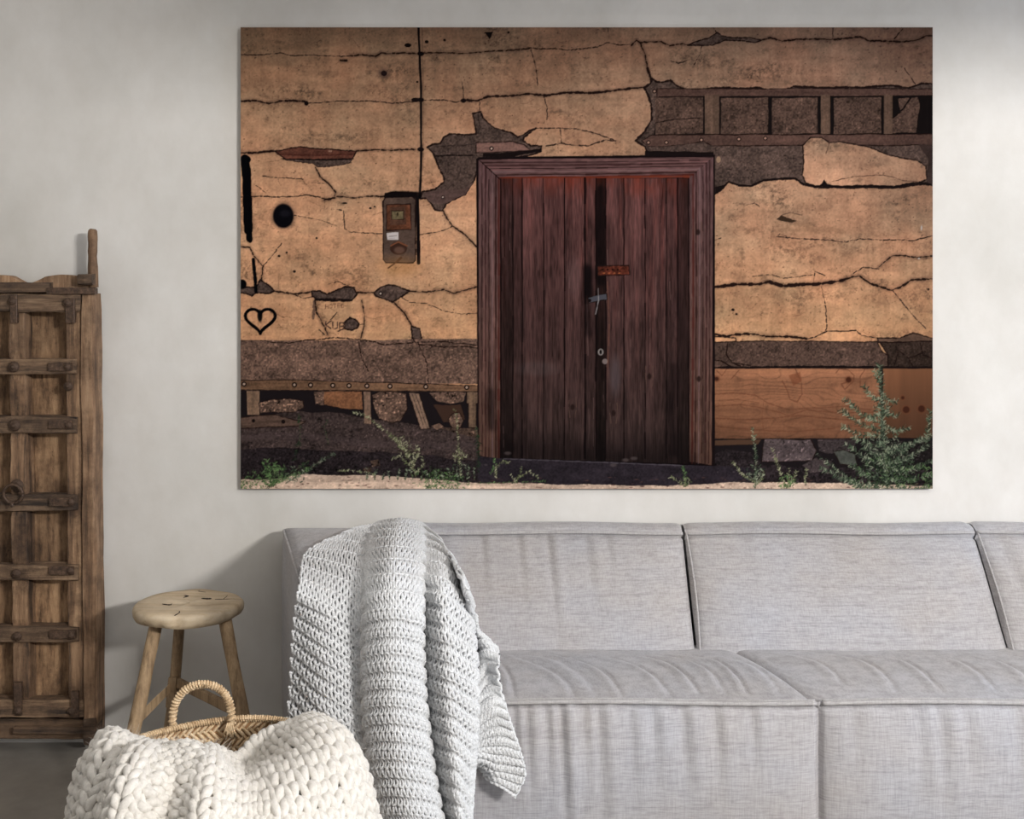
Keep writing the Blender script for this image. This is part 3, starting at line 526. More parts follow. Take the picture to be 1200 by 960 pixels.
def m_linen(name, a, c_, back=True):
    m, nt, b = nodes(name)
    base = ramp(nt, noise(nt, 2.2, 3, .6), [(.3, a), (.7, c_)])
    h = noise(nt, 260, 3, .7, (.10, .10, 1.0)); v = noise(nt, 260, 3, .7, (1.0, .3, .06)); 
    hh = ramp(nt, h, [(.3, (214, 213, 213)), (.6, (255, 255, 255))]); vv = ramp(nt, v, [(.3, (220, 219, 219)), (.6, (255, 255, 255))])
    c = mix(nt, base, hh, .8, 'MULTIPLY'); c = mix(nt, c, vv, .7, 'MULTIPLY')
    sl = ramp(nt, noise(nt, 150, 2, .5, (.012, .012, 1.0)), [(.36, (190, 189, 190)), (.44, (255, 255, 255))]); c = mix(nt, c, sl, .18, 'MULTIPLY')
    nt.links.new(c, b.inputs['Base Color']); b.inputs['Roughness'].default_value = .95; b.inputs['Sheen Weight'].default_value = .15
    p = bump(nt, b, h, .3, .001); bump(nt, b, v, .35, .001, p); return m
def m_yarn(name, lo, hi, sc=1.0):
    m, nt, b = nodes(name)
    f = noise(nt, 160*sc, 4, .75); c = ramp(nt, f, [(.28, lo), (.7, hi)])
    nt.links.new(c, b.inputs['Base Color']); b.inputs['Roughness'].default_value = 1.0; b.inputs['Sheen Weight'].default_value = .3; b.inputs['Sheen Roughness'].default_value = .6
    bump(nt, b, noise(nt, 420*sc, 3, .8), .7, .0015); return m
def m_straw():
    m, nt, b = nodes('straw')
    oi = noise(nt, 38, 3, .8); c = ramp(nt, oi, [(.3, (172, 142, 106)), (.5, (216, 188, 150)), (.72, (240, 218, 184))])
    c2 = ramp(nt, noise(nt, 300, 3, .7), [(.3, (190, 180, 170)), (.6, (255, 255, 255))]); c = mix(nt, c, c2, .7, 'MULTIPLY')
    nt.links.new(c, b.inputs['Base Color']); b.inputs['Roughness'].default_value = .7; bump(nt, b, noise(nt, 400, 2, .6), .4, .001); return m
def m_plain(name, c, rough=.8):
    m, nt, b = nodes(name); b.inputs['Base Color'].default_value = srgb(c); b.inputs['Roughness'].default_value = rough; return m
PLASTER, CONCRETE = m_plaster(), m_floor()
LINEN = m_linen('grey_linen', (179, 173, 170), (178, 178, 184)); PIPING = m_linen('piping_linen', (176, 171, 168), (182, 180, 182))

# ================================================================ the room
def slab(name, x0, x1, y0, y1, z0, z1, m, kind='structure', parent=None):
    V = [(x, y, z) for x in (x0, x1) for y in (y0, y1) for z in (z0, z1)]
    F = [(0, 1, 3, 2), (4, 6, 7, 5), (0, 4, 5, 1), (2, 3, 7, 6), (0, 2, 6, 4), (1, 5, 7, 3)]
    o = mk(name, V, F, m, parent, False)
    if kind: o['kind'] = kind
    return o
slab('wall_back', -3.3, 5.2, 0, .15, 0, 2.9, PLASTER)
slab('wall_left', -3.45, -3.3, -7, .15, 0, 2.9, PLASTER)
slab('floor', -3.45, 5.2, -7, .15, -.1, 0, CONCRETE)
slab('light_blocker_1', 1.3, 5.2, -3.1, -2.9, 2.56, 2.9, m_plain('white_blocker', (222, 219, 214), .9))  # unseen block added to shade the upper wall from the key light
slab('ceiling', -3.45, 5.2, -7, .15, 2.9, 3.0, m_plain('white_ceiling', (226, 224, 220), .9))

# ================================================================ the canvas print
def build_print():
    dF = CAM_D-.022
    a = at(282, 573, dF); b = at(1093, 32, dF); x0, z0, x1, z1 = a[0], a[2], b[0], b[2]
    root = empty('canvas_print', ((x0+x1)/2, -.011, z0), 'wide canvas print of a weathered door in crumbling plaster, hung above the sofa', 'picture')
    S = 1.35; im = paint_print(S)**1.03; h, w = im.shape[:2]
    lin = np.where(im <= .04045, im/12.92, ((im+.055)/1.055)**2.4)
    m, nt, bs = nodes('printed_picture'); ca = N_(nt, 'ShaderNodeVertexColor'); ca.layer_name = 'ink'
    gain = N_(nt, 'ShaderNodeVectorMath', operation='SCALE'); gain.inputs['Scale'].default_value = PRINT_GAIN
    nt.links.new(ca.outputs[0], gain.inputs[0]); nt.links.new(gain.outputs[0], bs.inputs['Base Color']); bs.inputs['Roughness'].default_value = .8
    bs.inputs['Specular IOR Level'].default_value = .0
    bump(nt, bs, noise(nt, 900, 2, .6), .08, .0004)
    xs = np.linspace(x0, x1, w); zs = np.linspace(z1, z0, h); X, Z = np.meshgrid(xs, zs)
    V = np.stack([X, np.full_like(X, -.022), Z], -1)
    o = mkq('printed_canvas', V, gq(h, w)[:, ::-1], m, root, False)
    at_ = o.data.color_attributes.new('ink', 'FLOAT_COLOR', 'POINT')
    c4 = np.ones((h*w, 4), np.float32); c4[:, :3] = lin.reshape(-1, 3); at_.data.foreach_set('color', c4.ravel())
    edge = m_plain('canvas_edge', (120, 98, 80), .9)
    t = .02
    for (p, q) in (((x0, z0), (x1, z0+t)), ((x0, z1-t), (x1, z1)), ((x0, z0+t), (x0+t, z1-t)), ((x1-t, z0+t), (x1, z1-t))):
        slab('stretcher_bar', p[0], q[0], -.0215, -.001, p[1], q[1], edge, None, root)
PRINT_GAIN = 0.77
build_print()

# ================================================================ the sofa
def crease_field(X, D, curves, plane_z):
    """soft creases of the cloth: curves are given where the photograph shows them and laid on the plane z"""
    out = np.zeros_like(X)
    for pts, dep, wid in curves:
        Q = []
        for px, py in pts:
            d = FPX*(CAM_H-plane_z)/(py-HOR); Q.append(((px-600)*d/FPX, d))
        Q = catmull(Q, 14); best = np.full(X.shape, 9.); tt = np.zeros_like(X); side = np.zeros_like(X)
        for i in range(len(Q)-1):
            a, b = Q[i], Q[i+1]; e = b-a; t = np.clip(((X-a[0])*e[0]+(D-a[1])*e[1])/(e@e), 0, 1)
            dx, dy = X-a[0]-t*e[0], D-a[1]-t*e[1]; r = np.hypot(dx, dy); k = r < best
            best = np.where(k, r, best); tt = np.where(k, (i+t)/(len(Q)-1), tt); side = np.where(k, np.sign(dx*e[1]-dy*e[0]), side)
        env = np.sin(np.clip(tt, 0, 1)*math.pi)**.5
        out += env*dep*(-np.exp(-(best/wid)**2)+.9*np.exp(-((best*side-wid*2.2)/(wid*1.6))**2))
    return out
def sofa():
    root = empty('sofa', (.9, -.45, 0), 'long pale grey linen sofa with piped seams under the canvas print', 'sofa')
    r = np.random.RandomState(3)
    # backrest cushions: profile from the wall side over the top, then sloping down to the seat
    prof = np.array([(4.03, .12), (4.035, .60), (4.03, .735), (4.015, .752), (3.985, .753), (3.957, .744), (3.948, .731)])
    face0, face1 = np.array((3.948, .731)), np.array((3.65, .40))
    def backrest(xa, xb, n, slubs, right=False):
        U = np.linspace(0, 1, n); top = catmull(prof, 24); k = 70; t = np.linspace(0, 1, k)[1:]
        face = face0+(face1-face0)*t[:, None]; nrm = np.array((-.74, .67))
        P = np.concatenate([top, face]); ph = np.concatenate([np.zeros(24), t]); X = xa+(xb-xa)*U
        XX, _ = np.meshgrid(X, ph); D = np.repeat(P[:, :1], n, 1); Z = np.repeat(P[:, 1:], n, 1); PH = np.repeat(ph[:, None], n, 1)
        ed = np.minimum((XX-xa), (xb-XX)); bul = (.035*np.sin(np.clip(PH, 0, 1)*math.pi)**.7)*(1-np.exp(-ed/.07))
        bul += -.016*np.exp(-(ed/.010)**1.2)*(PH > 0)+.004*np.sin(XX*5+PH*3)*np.sin(PH*math.pi)
        for x, dp, wd, l in slubs: bul += -dp*np.exp(-((XX-x-.03*PH)/wd)**2)*np.exp(-(PH/l)**2)*(PH > 0)+dp*.8*np.exp(-((XX-x-.03*PH-wd*2)/wd/1.4)**2)*np.exp(-(PH/l)**2)*(PH > 0)
        Z = Z-.006*np.exp(-(ed/.012)**2)*(PH == 0)+.0025*np.sin(XX*9)*(PH == 0)
        bul += -.011*np.exp(-((PH-.018)/.016)**2)*(PH > 0)
        D = D+nrm[0]*bul; Z = Z+nrm[1]*bul
        V = np.stack([XX, D-CAM_D, Z], -1)
        o = mkq('backrest', V, gq(len(P), n)[:, ::-1], LINEN, root)
        lp = [(x, 3.946-CAM_D-.003, .732+.0025*math.sin(x*9)) for x in np.linspace(xa+.004, xb-.004, 60)]
        tube('piping', lp, .0052, PIPING, o, 8)
        for xe in ((xa,) if xa > -.3 else ()):
            q = [(xe+.003, f[0]-CAM_D-.004, f[1]+.002) for f in face0+(face1-face0)*np.linspace(0, 1, 30)[:, None]]
            q = [(a+.008*math.sin(i/29*math.pi), b-.002-.003*math.sin(i/29*math.pi), c) for i, (a, b, c) in enumerate(q)]
            tube('piping', q, .0035, PIPING, o, 8)
        return o
    backrest(-.42, .568, 190, [(.02, .004, .012, .5), (.115, .006, .013, .7), (-.1, .004, .012, .4), (.24, .004, .015, .5), (.31, .003, .012, .35), (.43, .002, .02, .3), (-.24, .004, .02, .6)])
    backrest(.572, 1.53, 190, [(.75, .002, .02, .4), (1.05, .002, .03, .6), (1.3, .002, .02, .4)])
    backrest(1.534, 2.45, 120, [(1.6, .004, .02, .9)])
    # seats: top surface then the front panel
    def seam(t): return .68+(.828-.68)*t
    cl = [([(585,775),(597,792),(603,815)],.005,.008),([(600,768),(640,784),(664,799),(677,818)],.005,.009),([(646,767),(684,779),(710,791),(731,814)],.007,.008),([(690,767),(735,778),(765,792),(789,815)],.006,.009),
          ([(728,766),(772,774),(800,788),(822,812)],.008,.009),([(758,766),(800,772),(832,786),(852,812)],.006,.009),([(795,766),(838,774),(862,790),(878,812)],.007,.008),([(840,767),(880,780),(905,798),(915,812)],.004,.01),([(620,767),(655,776),(690,800),(700,816)],.004,.012)]
    cr = [([(925,768),(955,776),(975,788),(990,804)],.004,.01),([(975,766),(1010,774),(1035,789),(1052,810)],.005,.010),([(1010,766),(1055,773),(1082,788),(1106,810)],.006,.009),([(1060,766),(1112,773),(1145,788),(1170,810)],.006,.009),([(1110,766),(1160,774),(1195,788),(1215,808)],.006,.01),([(1170,766),(1220,776),(1250,790),(1265,810)],.006,.01)]
    def seat(xl, xr, n, curves, folds, sl, sr):
        t = np.linspace(0, 1, 90); D0 = 3.74-(3.74-3.215)*t; U = np.linspace(0, 1, n)
        A = np.array([xl if not sl else seam(np.clip(a*1.15-.15, 0, 1)) for a in t]); B = np.array([xr if not sr else seam(np.clip(a*1.15-.15, 0, 1)) for a in t])
        XX = A[:, None]*(1-U)+B[:, None]*U; DD = np.repeat(D0[:, None], n, 1); TT = np.repeat(t[:, None], n, 1)
        Z = .418+.022*np.sin(np.clip(TT, 0, 1)*math.pi*.93+.12)**.8
        ed = np.minimum(np.abs(XX-A[:, None]), np.abs(B[:, None]-XX)); Z = Z-.014*np.exp(-ed/.012)
        Z += crease_field(XX, DD, curves, .435)+.003*np.sin(XX*11+DD*5)*np.sin(TT*math.pi)
        Z[-1] = .427+.003*np.sin(XX[-1]*7)
        top = np.stack([XX, DD-CAM_D, Z], -1)
        v = np.linspace(0, 1, 66)[1:]**1.35; X2 = np.repeat(XX[-1:], len(v), 0); VV = np.repeat(v[:, None], n, 1)
        Z2 = Z[-1]-(Z[-1]-.035)*VV; ed2 = np.minimum(X2-A[-1], B[-1]-X2)
        D2 = 3.215-.028*np.sin(np.clip(VV*1.02, 0, 1)*math.pi)**.5*(1-np.exp(-ed2/.04))+.012*np.exp(-(ed2/.008)**2)
        for x, dp, wd, l in folds: D2 += dp*np.exp(-((X2-x-.02*VV)/wd)**2)*np.exp(-(VV/l)**2)-dp*.9*np.exp(-((X2-x-.02*VV-wd*2)/wd/1.3)**2)*np.exp(-(VV/l)**2)
        D2 += .002*np.sin(X2*14+VV*6)*np.sin(VV*3)+.012*np.exp(-((VV-.022)/.018)**2)
        fr = np.stack([X2, D2-CAM_D, Z2], -1); P = np.concatenate([top, fr])
        o = mkq('seat_cushion', P, gq(len(P), n)[:, ::-1], LINEN, root)
        lp = [(p[0], p[1]-.004, p[2]) for p in top[-1][2:-2:3]]
        tube('piping', lp, .0062, PIPING, o, 8); tube('piping', [(a, b+.012, c+.004) for a, b, c in lp], .0028, PIPING, o, 6)
        return o
    g = lambda px: (px-600)*3.2/FPX
    seat(-.34, .83, 330, cl, [(g(602), .005, .012, .5), (g(616), .006, .012, .5), (g(640), .005, .012, .4), (g(656), .009, .013, .9), (g(684), .004, .012, .4), (g(700), .006, .016, .7), (g(738), .003, .012, .5), (g(765), .004, .014, .4), (g(800), .006, .016, .5), (g(838), .005, .014, .5), (g(880), .004, .014, .4)], False, True)
    seat(.83, 2.3, 380, cr, [(g(1000), .003, .02, .4), (g(1075), .004, .02, .5), (g(1100), .006, .02, .6), (g(1130), .004, .02, .4), (g(1190), .004, .02, .5)], True, False)
    # left arm under the throw: its outer side turns in towards the front
    def arm(pl, name='armrest'):
        # plan corners: outer back, outer front, inner front, inner back (x, d); outline rounded, then swept up with soft top edges
        pts = []
        for i in range(4):
            a, b, c = np.array(pl[i-1]), np.array(pl[i]), np.array(pl[(i+1) % 4]); rr = .03
            p = b+(a-b)/np.linalg.norm(a-b)*rr; q = b+(c-b)/np.linalg.norm(c-b)*rr
            for s in np.linspace(0, 1, 5): pts.append((1-s)**2*p+2*s*(1-s)*b+s*s*q)
            nx = c+(b-c)/np.linalg.norm(b-c)*rr
            for s in np.linspace(0, 1, 12)[1:-1]: pts.append(q+(nx-q)*s)
        pts = np.array(pts); c0 = pts.mean(0); n = len(pts); rows = []
        for s, z in [(.99, .03), (1, .05), (1.012, .3), (1.012, .55), (1.0, .70), (.985, .728), (.955, .742), (.80, .751), (.4, .755), (.02, .756)]:
            rows.append(np.column_stack([c0[0]+(pts[:, 0]-c0[0])*s, c0[1]+(pts[:, 1]-c0[1])*s-CAM_D, np.full(n, z)]))
        o = mkq(name, np.concatenate(rows), gq(len(rows), n, 0, True), LINEN, root)
        loop = [(c0[0]+(p[0]-c0[0])*.985, c0[1]+(p[1]-c0[1])*.985-CAM_D, .734) for p in np.vstack([pts, pts[:1]])]
        tube('piping', loop, .0055, PIPING, o, 8); return o
    arm([(-.768, 3.99), (-.592, 3.31), (-.16, 3.31), (-.30, 3.99)])
    arm([(2.26, 3.99), (2.26, 3.19), (2.72, 3.19), (2.80, 3.99)])
    slab('base_frame', -.5, 2.65, -.8, -.05, .03, .2, PIPING, None, root)
    for x, d in ((-.5, 3.3), (2.55, 3.3), (-.6, 3.9), (2.6, 3.9), (1.0, 3.35)): tube('foot', [(x, d-CAM_D, 0), (x, d-CAM_D, .04)], .03, m_plain('black_foot', (40, 38, 36)), root, 12)
sofa()

# ================================================================ knitted things
def knit(name, C, nu, nv, r, m, parent, res=(200, 200), ax=.28, ay=.86, az=1.05, S=12, sides=6, sign=lambda j, u: 1, thick=.5, fuzz=0, fm=None, seed=1, lumpy=.35):
    """C: control grid [v][u] of points. The sheet is splined, then every stitch is a loop of yarn laid along it."""
    P = catmull(np.array(C, float), res[0]); P = catmull(P.transpose(1, 0, 2), res[1]).transpose(1, 0, 2)
    N = normals(P); U_, V_ = np.meshgrid(np.linspace(0, 1, res[1]), np.linspace(0, 1, res[0]))
    lump = sum(a*np.sin(U_*f+ph+1.3*np.sin(V_*g))*np.cos(V_*g+ph*2) for a, f, g, ph in ((.5, 31, 17, 1), (.35, 47, 29, 2.2), (.25, 71, 43, .4)))
    P = P+N*(lump*r*lumpy*np.sign((N@np.array([0, -1., .3])).mean()))[..., None]; N = normals(P); view = np.array([0, -1., .3]); 
    if (N@view).mean() < 0: N = -N
    rr = np.random.RandomState(seed); H, W = res
    def smp(A, v, u):
        x = np.clip(u, 0, 1)*(W-1.001); y = np.clip(v, 0, 1)*(H-1.001); i = x.astype(int); j = y.astype(int); a = (x-i)[..., None]; b = (y-j)[..., None]
        return (A[j, i]*(1-a)+A[j, i+1]*a)*(1-b)+(A[j+1, i]*(1-a)+A[j+1, i+1]*a)*b
    j = np.arange(nv)[:, None]; t = np.linspace(0, nu, nu*S+1)[None, :]; ph = 2*math.pi*t
    sg = sign(j, t/nu)*np.ones_like(t)
    cell = rr.uniform(-1, 1, (nv, nu+1)); ci = np.minimum(t.astype(int), nu)[0]
    jx = cell[:, ci]*.05; jz = rr.uniform(-1, 1, (nv, nu+1))[:, ci]*.12
    k5 = np.ones(S)/S
    jx = np.apply_along_axis(lambda a: np.convolve(a, k5, 'same'), 1, jx); jz = np.apply_along_axis(lambda a: np.convolve(a, k5, 'same'), 1, jz)
    u = (t+ax*np.sin(2*ph)*1.0+jx)/nu; v = (j+.5+ay*np.cos(ph)*.95+jx)/nv
    dn = r*(az*np.cos(2*ph)*sg+jz)+r*.6
    Q = smp(P, v, u)+smp(N, v, u)*dn[..., None]; Nn = smp(N, v, u)
    T = np.gradient(Q, axis=1); T /= np.linalg.norm(T, axis=-1, keepdims=True)+1e-9
    B = np.cross(T, Nn); B /= np.linalg.norm(B, axis=-1, keepdims=True)+1e-9; N2 = np.cross(B, T)
    a = np.linspace(0, 2*math.pi, sides, endpoint=False)
    rad = r*(1+.12*np.sin(ph*3+j)+rr.uniform(-.06, .06, Q.shape[:2]))[..., None, None]
    V = Q[:, :, None]+rad*(np.cos(a)[:, None]*N2[:, :, None]+np.sin(a)[:, None]*B[:, :, None])
    n = Q.shape[1]; base = gq(n, sides, 0, True); QQ = (base[None]+(np.arange(nv)*n*sides)[:, None, None]).reshape(-1, 4)
    o = mkq(name, V, QQ, m, parent); o['kind'] = 'stuff' if parent else None
    # the inner body of the cloth that closes the gaps between loops
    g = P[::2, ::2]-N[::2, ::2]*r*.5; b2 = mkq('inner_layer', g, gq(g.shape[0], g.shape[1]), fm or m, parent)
    if fuzz:
        k = fuzz; uu = rr.uniform(.01, .99, k); vv = rr.uniform(.01, .99, k); p = smp(P, vv, uu)+smp(N, vv, uu)*r*1.5; nn = smp(N, vv, uu)
        d1 = nn+rr.normal(0, .9, (k, 3)); d1 /= np.linalg.norm(d1, axis=1)[:, None]; L = rr.uniform(.004, .013, k)[:, None]*(r/.006)
        d2 = d1+rr.normal(0, .7, (k, 3)); w = np.cross(d1, rr.normal(0, 1, (k, 3))); w /= np.linalg.norm(w, axis=1)[:, None]; w *= .00022
        A = np.stack([p-w, p+w, p+d1*L*.5+w, p+d1*L*.5-w, p+d1*L*.5+d2*L*.5+w*.4, p+d1*L*.5+d2*L*.5-w*.4], 1).reshape(-1, 3)
        q = np.arange(k)[:, None]*6; F = np.concatenate([q+[0, 1, 2, 3], q+[3, 2, 4, 5]], 0)
        f = mkq('stray_fibres', A, F, m, parent); f['kind'] = 'stuff'
    return o, P, N, smp
def over_arm(px, py, d):                # cloth lies on the arm's top until it passes the front edge
    if px < 545:
        if py < 672: d = min(d, .785*FPX/(py-HOR))
        else: d = min(d, 3.25)
        if py > 672: d = 3.10+(d-3.10)*.62
    elif px > 553 and py > 755: d = min(d, max(3.14, 1.07*FPX/(py-HOR)))
    elif px > 545: d = min(d, 3.30)
    return (px, py, d)
def ctrl(cols, f=lambda *a: a): return [[at(*f(*cols[u][v])) for u in range(len(cols))] for v in range(len(cols[0]))]
def throw():
    root = empty('knitted_throw', at(450, 900, 3.1)[:2]+(.0,), 'light grey chunky knitted throw draped over the left end of the sofa', 'throw')
    cols = [
     [(405,626,4.02),(378,637,3.98),(356,652,3.66),(350,684,3.5),(346,720,3.40),(343,758,3.34),(341,798,3.3),(337,842,3.27),(333,892,3.24),(330,945,3.22)],
     [(418,620,4.0),(404,630,3.8),(392,660,3.46),(387,700,3.22),(385,745,3.15),(384,790,3.13),(384,838,3.12),(385,885,3.11),(388,935,3.1),(390,985,3.1)],
     [(436,616,3.99),(430,633,3.78),(426,668,3.42),(424,715,3.22),(423,765,3.19),(423,812,3.17),(425,860,3.16),(430,910,3.15),(437,962,3.14),(440,1010,3.14)],
     [(448,612,3.95),(437,629,3.68),(433,660,3.3),(431,705,3.12),(430,755,3.09),(430,803,3.08),(433,852,3.07),(439,902,3.06),(449,955,3.05),(456,1005,3.04)],
     [(470,609,3.9),(464,626,3.6),(461,655,3.22),(460,700,3.04),(460,750,3.01),(461,800,3.0),(465,850,2.99),(471,902,2.98),(482,955,2.97),(490,1005,2.96)],
     [(488,612,3.92),(490,630,3.64),(491,660,3.3),(491,706,3.1),(491,757,3.07),(493,808,3.06),(497,858,3.05),(504,910,3.04),(514,962,3.03),(520,1010,3.03)],
     [(498,617,3.96),(499,638,3.74),(499,672,3.44),(497,718,3.24),(497,768,3.21),(500,818,3.20),(506,868,3.19),(513,920,3.18),(522,972,3.17),(528,1020,3.16)],
     [(506,624,3.97),(518,646,3.66),(522,680,3.3),(523,728,3.1),(525,780,3.07),(527,830,3.06),(531,880,3.05),(535,930,3.04),(541,980,3.03),(544,1028,3.03)],
     [(513,631,3.99),(536,663,3.72),(547,705,3.42),(553,750,3.2),(556,800,3.13),(556,850,3.12),(553,900,3.11),(550,950,3.10),(549,1000,3.09),(549,1040,3.09)],
     [(515,636,4.0),(540,674,3.76),(551,720,3.52),(556,762,3.38),(558,805,3.34),(558,838,3.32),(556,865,3.3),(555,885,3.29),(554,898,3.28),(553,909,3.27)],
     [(517,640,4.01),(543,682,3.76),(555,728,3.54),(566,754,3.36),(572,790,3.26),(577,822,3.23),(582,850,3.21),(586,878,3.2),(585,902,3.19),(580,918,3.19)],
     [(519,643,4.02),(547,690,3.74),(561,738,3.5),(583,762,3.3),(585,792,3.2),(592,826,3.17),(602,856,3.15),(611,884,3.14),(616,908,3.13),(605,934,3.13)]]
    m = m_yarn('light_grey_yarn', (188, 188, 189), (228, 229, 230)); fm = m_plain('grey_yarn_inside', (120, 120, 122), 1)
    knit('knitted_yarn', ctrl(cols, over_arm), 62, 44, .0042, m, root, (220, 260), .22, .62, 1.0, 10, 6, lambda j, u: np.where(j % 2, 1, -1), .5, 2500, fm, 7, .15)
def blanket():
    root = empty('chunky_blanket', at(262, 960, 2.3)[:2]+(0.2,), 'cream chunky wool knit blanket spilling over the woven basket', 'blanket')
    cols = [
     [(156,872,2.78),(141,866,2.74),(122,864,2.69),(104,888,2.64),(92,920,2.62),(85,955,2.61),(80,1000,2.60),(76,1080,2.6)],
     [(163,876,2.74),(153,875,2.67),(135,870,2.58),(119,898,2.46),(108,933,2.42),(101,970,2.40),(96,1015,2.39),(92,1110,2.39)],
     [(174,878,2.71),(165,882,2.64),(147,888,2.56),(129,914,2.46),(120,945,2.42),(114,985,2.41),(111,1030,2.40),(108,1120,2.4)],
     [(186,879,2.68),(178,881,2.58),(161,884,2.42),(144,913,2.31),(134,950,2.27),(129,990,2.26),(127,1040,2.26),(126,1140,2.26)],
     [(204,880,2.65),(198,882,2.53),(186,894,2.39),(172,926,2.29),(162,960,2.25),(158,1000,2.24),(155,1050,2.23),(154,1150,2.23)],
     [(220,880,2.62),(219,880,2.51),(212,902,2.38),(203,935,2.32),(198,970,2.29),(196,1010,2.27),(195,1055,2.26),(195,1155,2.25)],
     [(240,882,2.62),(241,886,2.50),(238,906,2.35),(235,940,2.26),(233,975,2.21),(232,1015,2.20),(231,1060,2.19),(230,1160,2.19)],
     [(262,890,2.63),(264,898,2.53),(266,914,2.40),(267,944,2.29),(268,980,2.24),(268,1018,2.22),(268,1060,2.21),(268,1160,2.20)],
     [(280,884,2.69),(289,910,2.66),(294,918,2.47),(300,946,2.31),(303,980,2.26),(304,1020,2.24),(305,1060,2.23),(305,1160,2.22)],
     [(298,868,2.73),(314,896,2.69),(324,904,2.48),(334,940,2.32),(340,980,2.27),(343,1020,2.25),(345,1060,2.24),(346,1155,2.23)],
     [(322,858,2.76),(344,870,2.64),(360,892,2.48),(370,935,2.36),(375,975,2.31),(378,1015,2.29),(380,1055,2.28),(382,1145,2.27)],
     [(344,851,2.78),(367,856,2.65),(388,880,2.52),(400,924,2.42),(407,968,2.37),(411,1010,2.35),(414,1050,2.34),(416,1130,2.33)],
     [(360,846,2.80),(385,853,2.72),(406,874,2.62),(420,916,2.55),(430,957,2.51),(436,1000,2.48),(439,1045,2.47),(443,1120,2.46)],
     [(371,848,2.86),(393,860,2.82),(413,882,2.76),(428,922,2.70),(437,962,2.66),(444,1000,2.64),(448,1040,2.62),(452,1100,2.6)]]
    m = m_yarn('cream_wool', (198, 192, 183), (228, 223, 215), .6); fm = m_plain('cream_wool_inside', (170, 160, 148), 1)
    knit('wool_loops', ctrl(cols), 29, 18, .0096, m, root, (160, 220), .24, .80, .9, 16, 8, lambda j, u: np.clip((.075-np.abs(u-.37))*40, -1, 1), .5, 7000, fm, 9, .55)
throw(); blanket()

